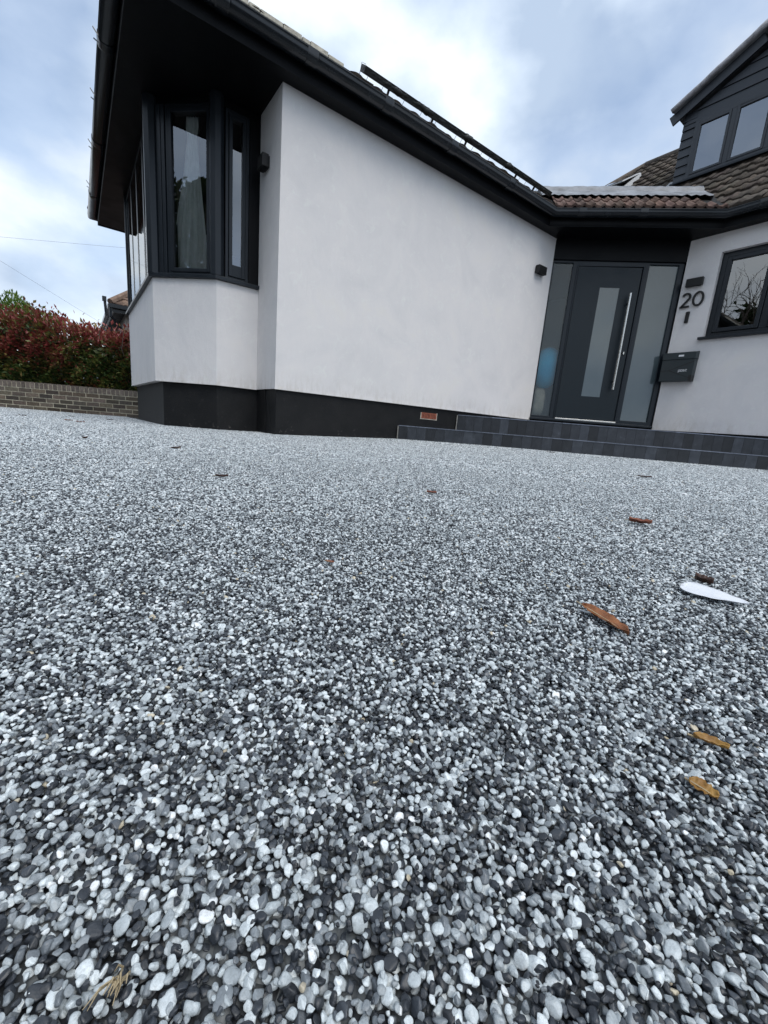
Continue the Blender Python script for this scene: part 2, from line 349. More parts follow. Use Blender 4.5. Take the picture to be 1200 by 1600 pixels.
# ------------------------------------------------------------------ pebbles (resin bound aggregate)
def pebble_variants(sub, n, seed):
    r = random.Random(seed); c = bpy.data.collections.new('pebble_shapes_%d' % sub)
    for k in range(n):
        bm = bmesh.new(); bmesh.ops.create_icosphere(bm, subdivisions=sub, radius=1)
        planes = [(Vector((r.gauss(0, 1), r.gauss(0, 1), r.gauss(0, 1))).normalized(), r.uniform(.5, .85)) for _ in range(9)]
        ax = Vector((r.uniform(.85, 1.3), r.uniform(.7, 1.0), r.uniform(.5, .8)))
        for v in bm.verts:
            p = v.co.copy()
            for nn, dd in planes:
                q = p.dot(nn) - dd
                if q > 0: p -= nn * q * .92
            v.co = Vector((p.x * ax.x, p.y * ax.y, p.z * ax.z))
        me = bpy.data.meshes.new('pebble_shape'); bm.to_mesh(me); bm.free()
        me.polygons.foreach_set('use_smooth', [True] * len(me.polygons)); me.materials.append(M['pebble'])
        c.objects.link(bpy.data.objects.new('pebble_shape', me))
    return c
FW = np.array([.5956, .8033]); RT = np.array([.8033, -.5956])
def field(spacing, rmin, rmax, dz, radius, jit=.42, tb=0):
    a = spacing; b = spacing * .8660
    R = rmax + 1
    xs = np.arange(-R, R, a); ys = np.arange(-R, R, b)
    X, Y = np.meshgrid(xs, ys); X = X + (np.arange(len(ys)) % 2)[:, None] * a / 2
    X = X.ravel() + rng.uniform(-jit, jit, X.size) * a; Y = Y.ravel() + rng.uniform(-jit, jit, Y.size) * a
    fx = X * FW[0] + Y * FW[1]; rx = X * RT[0] + Y * RT[1]; d = np.hypot(X, Y)
    k = (d >= rmin) & (d < rmax) & (np.abs(rx) < .30 + np.maximum(fx, 0) * 1.02) & (fx > -.12)
    # the house footprint, the steps and beyond
    ins = (Y > D + .02) & (X > XA + .03)
    bay = (X > .633 + .07) & (Y > 4.42) & ((X - .70) + (Y - 4.83) > 0)
    st = (X + Y > 6.80) & (Y < D + .1) & (X > 2.9)
    far = ((X + 1.114) * .53 + (Y - 10.08) * .85) > -.02
    k &= ~(ins | bay | st | far) & (X < 8)
    X, Y = X[k], Y[k]; n = X.size
    gz = .04 * (lambda t: t * t * (3 - 2 * t))(np.clip((X - 1.2) / 2.8, 0, 1)) + np.where(X < 3, -.0145 * np.clip(np.minimum(Y, 9.2) - 3.8, 0, None), 0)
    sc = radius * np.exp(rng.normal(0, .30, n)); sc = np.clip(sc, radius * .5, radius * 1.7)
    Z = gz + dz - sc * .55 + rng.uniform(-.0012, .0010, n)
    rot = np.stack([rng.normal(0, .45, n), rng.normal(0, .45, n), rng.uniform(0, 6.283, n)], 1)
    # tone with small clusters; far stones lightened, distant brightness put into the colour
    u = rng.uniform(0, 1, n)
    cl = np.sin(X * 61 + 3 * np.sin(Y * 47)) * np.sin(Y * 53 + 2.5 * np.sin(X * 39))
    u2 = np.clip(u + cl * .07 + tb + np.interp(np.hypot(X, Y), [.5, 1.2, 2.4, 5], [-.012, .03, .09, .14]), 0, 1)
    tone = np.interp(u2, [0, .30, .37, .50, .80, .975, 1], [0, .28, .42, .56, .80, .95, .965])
    be = rng.uniform(0, 1, n) < .0035; tone[be] = rng.uniform(.975, 1, be.sum())
    return np.stack([X, Y, Z], 1), rot, sc, tone
def scatter(name, parts, coll, nvar, label):
    P = np.concatenate([p[0] for p in parts]); Rr = np.concatenate([p[1] for p in parts]); Sx = np.concatenate([p[2] for p in parts]); T = np.concatenate([p[3] for p in parts])
    n = len(P); me = bpy.data.meshes.new(name); me.vertices.add(n); me.vertices.foreach_set('co', P.astype(np.float32).ravel())
    for nm, ty, key, arr in (('rot', 'FLOAT_VECTOR', 'vector', Rr), ('size', 'FLOAT', 'value', Sx), ('tone', 'FLOAT', 'value', T), ('idx', 'INT', 'value', rng.integers(0, nvar, n))):
        a = me.attributes.new(nm, ty, 'POINT'); a.data.foreach_set(key, np.ascontiguousarray(arr, np.int32 if ty == 'INT' else np.float32).ravel())
    me.materials.append(M['pebble'])
    o = bpy.data.objects.new(name, me); COL.objects.link(o); o['kind'] = 'stuff'; o['label'] = label; o['category'] = 'gravel'
    ng = bpy.data.node_groups.new('scatter_stones', 'GeometryNodeTree')
    ng.interface.new_socket('Geometry', in_out='INPUT', socket_type='NodeSocketGeometry'); ng.interface.new_socket('Geometry', in_out='OUTPUT', socket_type='NodeSocketGeometry')
    gi = ng.nodes.new('NodeGroupInput'); go = ng.nodes.new('NodeGroupOutput'); ip = ng.nodes.new('GeometryNodeInstanceOnPoints')
    ci = ng.nodes.new('GeometryNodeCollectionInfo'); ci.inputs[0].default_value = coll; ci.inputs['Separate Children'].default_value = True; ci.inputs['Reset Children'].default_value = True
    def na(nm, ty):
        q = ng.nodes.new('GeometryNodeInputNamedAttribute'); q.data_type = ty; q.inputs[0].default_value = nm; return q.outputs[0]
    l = ng.links.new; l(gi.outputs[0], ip.inputs['Points']); l(ci.outputs[0], ip.inputs['Instance']); ip.inputs['Pick Instance'].default_value = True
    l(na('idx', 'INT'), ip.inputs['Instance Index']); l(na('rot', 'FLOAT_VECTOR'), ip.inputs['Rotation']); l(na('size', 'FLOAT'), ip.inputs['Scale'])
    l(ip.outputs[0], go.inputs[0])
    md = o.modifiers.new('stones', 'NODES'); md.node_group = ng
    print(name, n)
    return o
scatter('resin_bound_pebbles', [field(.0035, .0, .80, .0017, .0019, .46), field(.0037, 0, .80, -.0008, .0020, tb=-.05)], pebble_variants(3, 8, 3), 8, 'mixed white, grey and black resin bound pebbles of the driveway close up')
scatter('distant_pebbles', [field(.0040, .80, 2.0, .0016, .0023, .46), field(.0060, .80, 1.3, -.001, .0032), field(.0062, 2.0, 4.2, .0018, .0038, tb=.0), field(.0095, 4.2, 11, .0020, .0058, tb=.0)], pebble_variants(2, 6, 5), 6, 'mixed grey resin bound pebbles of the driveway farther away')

# ------------------------------------------------------------------ the house
house = empty('bungalow', (XA, D, 0), 'white rendered bungalow with black eaves, bay window and brown tiled roof', 'house')
BAY = [(XA, 4.338), (1.092, 4.338), (.633, 4.797), (.633, 7.063), (1.092, 7.522), (XA, 7.522)]
mb = MB()
mb.box(XA, XB, D, D + .3, ZD, ZT)
mb.box(XA, XA + .3, D + .3, 4.338, ZD, ZT)
mb.box(XA, XA + .3, 7.522, 8.2, ZD, ZT)
mb.prism(BAY, ZD, 1.345)
# wing wall pieces round the window opening
WY0, WY1, WZ0, WZ1 = .35, 2.29, 1.585, 2.575
mb.box(XC, XC + .3, WY1, YC, ZD - .01, ZT); mb.box(XC, XC + .3, WY0, WY1, ZD - .01, WZ0); mb.box(XC, XC + .3, WY0, WY1, WZ1, ZT); mb.box(XC, XC + .3, -2.4, WY0, ZD - .01, ZT)
mb.box(XA, 12, 8.2, 8.45, ZD, ZT); mb.box(12, 12.3, -2.4, 8.45, ZD, ZT); mb.box(XC + .3, 12, -2.4, -2.1, ZD, ZT)
mb.build('wall', M['render'], house)
# plinth
mb = MB()
s = .022
mb.box(XA + s, XB - .4, D + s, D + .3, -.3, ZD); mb.box(XA + s, XA + .3, D + .3, 4.5, -.3, ZD)
q = .065
BP = [(XA + .3, 4.338 + .035), (1.092 + .014, 4.338 + .035), (.633 + q, 4.797 + .0), (.633 + q, 7.063), (1.092 + .03, 7.48), (XA + .3, 7.48)]
mb.prism(BP, -.3, ZD - .002); mb.box(XC + s, XC + .3, -2.4, YC, -.3, ZD - .012)
mb.build('plinth', M['plinth'], house, bevel=.006)
mb = MB(); mb.box(XA + .3, 12, D + .3, 8.2, .36, ZD + .01); mb.prism([(XB + .25, D + .3), (XB + .25, D - .02), (XC + .15, YC + .12), (XC + .15, -2.1), (12, -2.1), (12, D + .3)], .30, ZD - .03)
F = Fr((XB, D), (1, -1), (-1, -1)); mb.build('floor', M['carpet'], house)
for q_ in ((4.6, 4.7, D + .3, 8.2), (7.6, 7.7, YC + .1, 8.2), (XC + .3, 9.9, YC, YC + .1), (9.8, 9.9, -2.1, YC)):
    mb = MB(); mb.box(*q_, ZD + .011, ZT - .01); mb.build('partition', M['interior'], house)
# bead where render ends above the plinth
mb = MB(); mb.box(XA - .004, XB, D - .004, D, ZD - .004, ZD + .010)
for a, b_ in zip(BAY[:3], BAY[1:4]):
    u = Vector((b_[0] - a[0], b_[1] - a[1], 0)); nn = Vector((u.y, -u.x, 0)).normalized(); nn = -nn if nn.dot(Vector((-1, -1, 0))) < 0 else nn
    mb.obox((a[0], a[1], ZD - .004), u, nn * .004, (0, 0, .014))
mb.build('stop_bead', M['render'], house)
# soffit, fascia, gutter
f = path(0.0)
mb = MB(); mb.prism([(f[0][0], 8.44)] + [(.41, 8.44)] + [(.41, 3.71), (8.66 - 3.71, 3.71), (6.38, 8.66 - 6.38), (6.38, -2.5), (12.2, -2.5), (12.2, 8.44)], ZT, ZT + .02)
mb.build('soffit', M['soffit'], house)
mb = MB()
for a, c in ((.225, .232), (.30, .306)): pass
F = Fr((XB, D), (1, -1), (-1, -1)); LD = (XC - XB) * S2
def sweep(mb, prof, i0=0, i1=6, far=-2.5):
    rings = [path(o, far)[i0:i1] for o, z in prof]; n = len(rings[0]); vs = [(x, y, prof[k][1]) for k in range(len(prof)) for x, y in rings[k]]
    mb.mesh(vs, [(k * n + i, k * n + i + 1, (k + 1) * n + i + 1, (k + 1) * n + i) for k in range(len(prof) - 1) for i in range(n - 1)])
mb = MB(); sweep(mb, [(-.018, ZT - .004), (0.0, ZT - .004), (0.0, ZT + .15), (-.018, ZT + .15), (-.018, ZT - .004)]); mb.build('fascia', M['soffit'], house)
mb = MB(); GZ = 2.942
prof = [(.004, GZ + .004), (.004, GZ - .03)]
for a in range(0, 11):
    t = math.pi * a / 10; prof.append((.060 - .056 * math.cos(t), GZ - .03 - .045 * math.sin(t)))
prof += [(.116, GZ - .004), (.119, GZ), (.116, GZ + .004), (.111, GZ), (.111, GZ - .03)]
for a in range(10, -1, -1):
    t = math.pi * a / 10; prof.append((.060 - .051 * math.cos(t), GZ - .03 - .040 * math.sin(t)))
prof += [(.009, GZ + .004), (.004, GZ + .004)]
sweep(mb, prof); g = mb.build('gutter', M['gutter'], house, smooth=True)
for p_ in g.data.polygons: p_.use_smooth = True
# gutter unions (slightly fatter collars)
def collar(o3, along, name='gutter_joint'):
    along = Vector(along).normalized(); outv = Vector((along.y, -along.x, 0)); mb = MB()
    if outv.dot(Vector((-1, -1, 0))) < 0: outv = -outv
    pr = [(.002, GZ + .006)]
    for a in range(0, 19): t = math.pi * a / 18; pr.append((.060 - .062 * math.cos(t), GZ - .03 - .051 * math.sin(t)))
    pr += [(.123, GZ + .004), (.116, GZ + .004)]
    vs = []
    for w in (-.045, -.036, .036, .045):
        k = .97 if abs(w) > .04 else 1
        for o_, z in pr: vs.append(Vector((o3[0], o3[1], 0)) + along * w + outv * (.06 + (o_ - .06) * k) + Vector((0, 0, GZ - .03 + (z - GZ + .03) * k)))
    n = len(pr); mb.mesh(vs, [(r * n + i, r * n + i + 1, (r + 1) * n + i + 1, (r + 1) * n + i) for r in range(3) for i in range(n - 1)])
    return mb.build(name, M['gutter'], house)
for xx in (.95, 1.62, 2.35, 3.15, 4.05): collar((xx, 3.70), (1, 0, 0))
for yy in (4.6, 6.2, 7.7): collar((.40, yy), (0, 1, 0))
for t in (.35, 1.05): collar((4.96 + t * .707, 3.70 - t * .707), (1, -1, 0))
collar((6.37, 1.9), (0, 1, 0)); collar((6.37, .6), (0, 1, 0))
# little leaf clips standing off the bay gutter
for yy in (3.92, 4.0, 4.55, 5.35, 6.3, 7.4):
    mb = MB(); mb.obox((.285, yy, 2.90), (-.035, .02, .055), (.0, .012, 0), (.004, 0, .004)); mb.obox((.282, yy + .02, 2.87), (-.028, .03, .03), (.0, .01, 0), (.004, 0, .004)); mb.build('gutter_clip', M['gutter'], house)

# ---- bay windows
sill = MB()
def bayface(a, b_): u = Vector((b_[0] - a[0], b_[1] - a[1])); L_ = u.length; n_ = Vector((-u.y, u.x)); n_ = -n_ if n_.dot(Vector((-1, -.2))) < 0 else n_; return Fr(a, u, n_), L_
def off(pts, d):
    n = len(pts); res = []
    L_ = []
    for i in range(n - 1):
        u = Vector((pts[i + 1][0] - pts[i][0], pts[i + 1][1] - pts[i][1])).normalized(); nn = Vector((u.y, -u.x))
        if nn.dot(Vector(pts[i]) - Vector((2, 5.9))) < 0: nn = -nn
        L_.append((Vector(pts[i]) + nn * d, u))
    res.append(tuple(L_[0][0]))
    for (p, u), (q_, w) in zip(L_[:-1], L_[1:]):
        den = u.x * w.y - u.y * w.x; t = ((q_ - p).x * w.y - (q_ - p).y * w.x) / den; res.append(tuple(p + u * t))
    res.append(tuple(L_[-1][0] + L_[-1][1] * (Vector(pts[-1]) - Vector(pts[-2])).length)); return res
o1 = off(BAY, .035)
sill.prism(o1 + [(XA + .05, o1[-1][1]), (XA + .05, o1[0][1])][::1], 1.347, 1.378)
win = MB()
BI = off(BAY, -.02)
def post(mb, p, w=.05, z0=1.378, z1=ZT - .001, k=8):
    mb.prism([(p[0] + w * math.cos(2 * math.pi * (j + .5) / k), p[1] + w * math.sin(2 * math.pi * (j + .5) / k)) for j in range(k)], z0, z1)
wf = MB()
post(wf, BI[1], .062)
bwo = wf.build('bay_window', M['anth'], house, bevel=.004)
for q_, w_ in zip(BI[2:5], (.062, .026, .05)): mb = MB(); post(mb, q_, w_); mb.build('corner_post', M['anth'], bwo, bevel=.004)
sill.build('sill', M['anth'], bwo, bevel=.003)
def window_unit(F_, t0, t1, z0, z1, parent, mat, ow=.05, iw=.045, d=-.02, mf=None, name='frame', iz=0):
    mb = MB(); frame_boxes(F_, mb, t0, t1, z0, z1, ow, d - .07, d)
    mb.build(name, mf or M['anth'], parent, bevel=.004)
    mb = MB(); frame_boxes(F_, mb, t0 + ow + .003, t1 - ow - .003, z0 + ow + .003, z1 - ow - .003, iw, d - .055, d + .008, wb=iw + iz)
    mb.build('sash', mf or M['anth'], parent, bevel=.004)
    k = ow + iw - .002
    pane(F_, t0 + k, t1 - k, z0 + k + iz, z1 - k, d - .008, mat, parent)
F1, L1 = bayface(BI[0], BI[1]); F2, L2 = bayface(BI[1], BI[2]); F3, L3 = bayface(BI[2], BI[3])
if (F1.p(0, 0, 0) - Vector((BI[0][0], BI[0][1], 0))).length < .01: F1 = Fr(BI[1], (1, 0), (0, -1))      # measured from the outer corner
window_unit(F1, .075, .285, 1.38, ZT - .06, bwo, M['glass'], .028, .030, 0, iz=.07)
mb = MB(); F1.box(mb, .288, L1 + .02, -.07, .002, 1.38, ZT - .062); mb.build('side_panel', M['soffit'], bwo, bevel=.003)
window_unit(F2, .030, .488, 1.38, ZT - .06, bwo, M['glass'], .028, .030, 0)
mb = MB()
for t_ in (.492, .530, .567): F2.box(mb, t_, t_ + .033, -.06, .004 + .006 * (t_ < .55), 1.38, ZT - .062)
mb.build('mullion', M['anth'], bwo, bevel=.003)
w3 = (L3 - .10) / 4
for k in range(4):
    t_ = .05 + w3 * k
    mb = MB(); frame_boxes(F3, mb, t_ + .002, t_ + w3 - .002, 1.38, ZT - .06, .034, -.06, .002); mb.build('frame', M['anth'], bwo)
    pane(F3, t_ + .036, t_ + w3 - .036, 1.414, ZT - .094, -.001, M['glass'], bwo)
F4, L4 = bayface(BI[3], BI[4])
mb = MB()
for Fk, Lk in ((F1, L1), (F2, L2), (F3, L3)): Fk.box(mb, 0, Lk, -.07, -.004, ZT - .06, ZT - .001)
mb.build('head_frame', M['soffit'], bwo)
window_unit(F4, .07, L4 - .07, 1.38, ZT - .06, bwo, M['glass'], .045, .045, 0)

# ---- wing window
W5 = Fr((XC, WY1), (0, -1), (-1, 0)); wl = WY1 - WY0
mb = MB(); dd = -.055
frame_boxes(W5, mb, .002, wl - .002, WZ0 + .002, WZ1 - .002, .058, dd - .07, dd)
for t in (.52, 1.42): W5.box(mb, t, t + .075, dd - .07, dd + .0, WZ0 + .06, WZ1 - .06)
ww = mb.build('front_window', M['anth'], house, bevel=.004)
mb = MB(); W5.box(mb, -.045, wl + .045, dd, .05, WZ0 - .028, WZ0 + .002); mb.build('sill', M['anth'], ww, bevel=.004)
for a, b_ in ((.06, .52), (.595, 1.42), (1.495, wl - .06)):
    mb = MB(); frame_boxes(W5, mb, a + .003, b_ - .003, WZ0 + .063, WZ1 - .063, .045, dd - .05, dd + .014); mb.build('sash', M['anth'], ww, bevel=.006)
    pane(W5, a + .045, b_ - .045, WZ0 + .105, WZ1 - .105, dd - .01, M['glass'], ww)
mb = MB(); W5.box(mb, .1, wl - .1, -.50, -.49, WZ0 - .2, WZ0 + .75); 

# ---- entrance door set in the diagonal corner
ZS = .455; ZH = 2.545
ent = MB(); F.box(ent, .0, LD, -.12, -.002, ZH, ZT - .002)
ent.build('door_header', M['soffit'], house)
mb = MB(); F.box(mb, .0, LD, -.12, -.03, .3, ZS); mb.build('door_base', M['soffit'], house)
fr = MB()
d0, d1 = -.10, -.03
F.box(fr, 0.0, .022, d0, d1, ZS, ZH); F.box(fr, .275, .345, d0, d1, ZS, ZH); F.box(fr, 1.165, 1.235, d0, d1, ZS, ZH); F.box(fr, LD - .065, LD, d0, d1, ZS, ZH)
F.box(fr, .022, .275, d0, d1, ZH - .03, ZH); F.box(fr, .345, 1.165, d0, d1, ZH - .06, ZH); F.box(fr, 1.235, LD - .065, d0, d1, ZH - .03, ZH)
F.box(fr, .022, .275, d0, d1, ZS, ZS + .035); F.box(fr, 1.235, LD - .065, d0, d1, ZS, ZS + .05)
# slim stops round the leaf and seams in the wide mullions
F.box(fr, .328, .345, d1, d1 + .010, ZS, ZH - .06); F.box(fr, 1.165, 1.182, d1, d1 + .010, ZS, ZH - .06)
df = fr.build('door_frame', M['anth_alu'], house, bevel=.004)
mb = MB(); F.box(mb, -.003, LD - .01, -.03, .035, ZS - .028, ZS); mb.build('sill', M['anth_alu'], df, bevel=.004)
mb = MB(); F.box(mb, .345, 1.165, -.029, .028, ZS + .001, ZS + .018); mb.build('threshold', M['steel'], df, bevel=.002)
o = pane(F, .022, .275, ZS + .035, ZH - .03, -.055, M['frost'], df, 'sidelight')
o = pane(F, 1.235, LD - .065, ZS + .05, ZH - .03, -.055, M['frost_solid'], df, 'sidelight')
dm = MB(); a0, a1, z0_, z1_ = .353, 1.157, ZS + .022, ZH - .068; g0, g1, h0, h1 = .665, .915, .800, 2.225
for (ta, tb, za, zb) in ((a0, g0, z0_, z1_), (g1, a1, z0_, z1_), (g0, g1, z0_, h0), (g0, g1, h1, z1_)): F.box(dm, ta, tb, -.085, -.038, za, zb)
door = dm.build('front_door', M['door'], house)
pane(F, g0, g1, h0, h1, -.042, M['frost_solid'], door)
mb = MB(); hp = [F.p(1.045, .035, .905), F.p(1.045, .035, 2.145)]
mb.tube(hp, .0165, 16); mb.build('pull_handle', M['steel'], door, smooth=False)
for z in (1.02, 2.03): mb = MB(); mb.tube([F.p(1.045, -.038, z), F.p(1.045, .022, z)], .010, 10); mb.build('handle_mount', M['black'], door)
mb = MB(); mb.tube([F.p(1.115, -.038, 1.40), F.p(1.115, -.028, 1.40)], .02, 14); lk = mb.build('lock', M['black'], door)
mb = MB(); F.box(mb, 1.109, 1.121, -.028, -.022, 1.385, 1.418); mb.build('cylinder', M['steel'], door)

# ---- air brick
mb = MB(); ax0, ax1, az0, az1 = 3.285, 3.525, .285, .352; yb = D + .022
mb.box(ax0, ax1, yb - .006, yb + .01, az0, az0 + .007); mb.box(ax0, ax1, yb - .006, yb + .01, az1 - .007, az1); mb.box(ax0, ax0 + .008, yb - .006, yb + .01, az0 + .007, az1 - .007); mb.box(ax1 - .008, ax1, yb - .006, yb + .01, az0 + .007, az1 - .007)
for k in range(5):
    z = az0 + .012 + k * .0105; mb.box(ax0 + .008, ax1 - .008, yb - .004, yb + .008, z, z + .005)
for k in range(9):
    x = ax0 + .02 + k * .0245; mb.box(x, x + .006, yb - .005, yb + .006, az0 + .007, az1 - .007)
mb.build('air_brick', M['terracotta'], house)
mb = MB(); mb.box(ax0 - .012, ax1 + .012, yb - .003, yb + .001, az0 - .010, az0 - .001); mb.box(ax1 + .001, ax1 + .012, yb - .003, yb + .001, az0, az1 + .006); mb.box(ax0 - .010, ax0 - .001, yb - .003, yb + .001, az0, az1)
mb.build('mortar_patch', M['mortar'], house)

# ------------------------------------------------------------------ roofs
def tile_roof(name, mat, O, Ud, Vd, ulen, ncourse, clen, tw, amp, thick, clips, parent, seed=1, u0=0, jit=.006, kind='roman', label=None):
    r = random.Random(seed); O = Vector(O); Ud = Vector(Ud).normalized(); Vd = Vector(Vd).normalized(); Nn = Ud.cross(Vd).normalized()
    if Nn.z < 0: Nn = -Nn
    bm = bmesh.new(); lay = bm.faces.layers.float_color.new('tint'); ns = 8; nt_ = int(ulen / tw) + 1
    for c in range(ncourse):
        for t in range(nt_):
            sh = r.uniform(.62, 1.25); tint = (sh * r.uniform(.94, 1.06), sh, sh * r.uniform(.92, 1.06), 1); dj = r.uniform(-jit, jit); dv = r.uniform(-jit, jit) * 1.5; tl = r.uniform(-.4, .4) * jit
            rows = [[], [], []]
            for k in range(ns + 1):
                ph = k / ns
                if kind == 'pan': h = amp * (.5 + .5 * math.cos(2 * math.pi * (ph + .08)) ) - amp * .25 * math.sin(4 * math.pi * ph)
                else: h = amp * max(0, math.cos(2 * math.pi * (ph - .25))) ** .8 if abs(ph - .25) < .25 else amp * .06
                u = u0 + (t + ph) * tw
                rows[0].append(bm.verts.new(O + Ud * u + Vd * (c * clen + dv) + Nn * (h - .012)))
                rows[1].append(bm.verts.new(O + Ud * u + Vd * (c * clen + dv) + Nn * (h + thick + dj + tl * ph)))
                rows[2].append(bm.verts.new(O + Ud * u + Vd * ((c + 1) * clen + .03) + Nn * (h + .002)))
            for a in (0, 1):
                for k in range(ns):
                    fc = bm.faces.new((rows[a][k], rows[a][k + 1], rows[a + 1][k + 1], rows[a + 1][k])); fc[lay] = tint; fc.smooth = (a == 1)
    for co, no in clips:
        bmesh.ops.bisect_plane(bm, geom=bm.verts[:] + bm.edges[:] + bm.faces[:], plane_co=Vector(co), plane_no=Vector(no), clear_outer=True)
    rt = parent
    while rt.parent: rt = rt.parent
    bmesh.ops.translate(bm, verts=bm.verts, vec=-rt.location)
    me = bpy.data.meshes.new(name); bm.to_mesh(me); bm.free(); me.materials.append(mat)
    o = bpy.data.objects.new(name, me); COL.objects.link(o); o.parent = parent
    if label: o['label'] = label
    return o
c35, s35, c40, s40 = math.cos(rad(35)), math.sin(rad(35)), math.cos(rad(40)), math.sin(rad(40))
ZR = 2.955
# long low roof: front slope, bay slope, far slope
tile_roof('roof', M['tile'], (.30, 3.63, ZR), (1, 0, 0), (0, c35, s35), 8.4, 10, .31, .21, .010, .030,
          [((.30, 3.63, 0), (-1, 1, 0)), ((5.03, 3.63, 0), (1, -.41, 0)), ((0, 6.1, 0), (0, 1, 0))], house, 2)
tile_roof('roof', M['tile'], (.33, 3.55, ZR), (0, 1, 0), (c35, 0, s35), 5.2, 10, .31, .30, .022, .022,
          [((.33, 3.63, 0), (1, -1, 0)), ((.33, 8.58, 0), (1, 1, 0))], house, 3)
mb = MB(); z6 = ZR + 2.47 * s35 / c35
mb.poly([(.33, 8.58, ZR), (9.3, 8.58, ZR), (9.3, 6.1, z6), (2.8, 6.1, z6)]); mb.build('rear_roof', M['tile'], house, tint=True)
mb = MB(); mb.tube([(.33, 3.63, ZR + .03), (2.8, 6.1, z6 + .02)], .07, 8); mb.tube([(.33, 8.58, ZR + .03), (2.8, 6.1, z6 + .02)], .07, 8); mb.tube([(2.8, 6.1, z6 + .0), (8.2, 6.1, z6 + .0)], .06, 8)
mb.build('hip_tiles', M['tile'], house, tint=True, smooth=True)
# pale mortar along the first tiles near the corner
mb = MB(); x = .35
while x < 1.85:
    w = random.uniform(.06, .2); h = random.uniform(.010, .028) * (1 if x < 1.7 else .5)
    mb.box(x, x + w - .004, 3.606 + random.uniform(0, .004), 3.64, ZR + .012, ZR + .030 + h); x += w
mb.build('mortar_edge', M['mortar'], house, bevel=.004)
# main roof above the front window
tile_roof('main_roof', M['tile'], (6.28, -3.0, ZR), (0, 1, 0), (c40, 0, s40), 11.4, 17, .245, .165, .018, .026,
          [((6.28, 8.1, 0), (1, 1, 0)), ((9.42, 0, 0), (1, 0, 0)), ((6.28, 2.18, 0), (-.41, 1, 0)) if False else ((0, 0, 6), (0, 0, 1))], house, 4, jit=.009)
zr = ZR + 3.14 * s40 / c40
mb = MB(); mb.poly([(12.6, -3, ZR), (12.6, 8.1, ZR), (9.42, 4.96, zr), (9.42, -3, zr)]); mb.poly([(6.28, 8.1, ZR), (9.42, 4.96, zr), (12.6, 8.1, ZR)]); mb.build('rear_roof', M['tile'], house, tint=True)
mb = MB(); mb.tube([(9.42, 4.96, zr + .01), (9.42, -3, zr + .01)], .07, 10); mb.tube([(6.28, 8.1, ZR + .03), (9.42, 4.96, zr + .03)], .05, 8); mb.build('ridge_tiles', M['tile'], house, tint=True, smooth=True)
# porch roof over the door: two courses of pantiles and a dressed lead sheet
e45 = Vector((1, -1, 0)).normalized(); up = Vector((c35 / S2, c35 / S2, s35)); cP = 8.52
PL = Vector((4.90, cP - 4.90, ZR + .005))
pr = tile_roof('porch_roof', M['tile_red'], PL - e45 * .2, e45, up, 2.4, 2, .25, .112, .024, .015,
          [(PL, (-1, 1.0, 0)), (Vector((6.27, 2.25, 0)), (1, -.0, 0))], house, 9, kind='pan', jit=.004, label='reddish brown pantiles over the door')
dk = MB(); dk.poly([PL - e45 * .35 + up * .02, PL + e45 * 2.05 + up * .02, PL + e45 * 2.6 + up * 1.02, PL - e45 * .75 + up * 1.02]); dk.poly([PL - e45 * .75 + up * 1.02, PL + e45 * 2.6 + up * 1.02, PL + e45 * 3.4 + up * 1.02 + Vector((1.2, 1.2, 0)), PL - e45 * 1.6 + up * 1.02 + Vector((1.2, 1.2, 0))])
dk.build('roof_deck', M['black'], house)
mb = MB(); mb.poly([(.34, 3.64, ZR - .01), (5.3, 3.64, ZR - .01), (8.3, 6.1, z6 - .012), (2.8, 6.1, z6 - .012)]); mb.poly([(.34, 3.64, ZR - .01), (2.8, 6.1, z6 - .012), (.34, 8.57, ZR - .01)]); mb.build('roof_deck', M['black'], house)
lm = MB(); seg = 40; LN = (Vector((6.27, cP - 6.27, ZR)) - PL).length; nrm = e45.cross(up).normalized(); nrm = nrm if nrm.z > 0 else -nrm
prof = [(.435, .050), (.46, .056), (.62, .045), (.78, .045), (.80, .065), (.86, .075), (.95, .055), (1.05, .0)]
vs = []
for v_, h_ in prof:
    for k in range(seg + 1):
        t = -.13 + (LN + .10) * k / seg; wob = random.uniform(-.004, .004)
        drape = .007 * math.cos(2 * math.pi * (t + .2) / .112) if v_ < .5 else 0
        vs.append(PL + e45 * t + up * (v_ + (random.uniform(-.006, .006) if v_ < .45 else 0)) + nrm * (h_ + wob + drape))
lm.mesh(vs, [(r * (seg + 1) + k, r * (seg + 1) + k + 1, (r + 1) * (seg + 1) + k + 1, (r + 1) * (seg + 1) + k) for r in range(len(prof) - 1) for k in range(seg)])
for t in (-.13, LN - .03):
    ring = [PL + e45 * t + up * v_ + nrm * h_ for v_, h_ in prof]; lm.poly(ring + [PL + e45 * t + up * .95 + nrm * -.05, PL + e45 * t + up * .43 + nrm * -.02])
lm.build('lead_flashing', M['lead'], house, smooth=True)
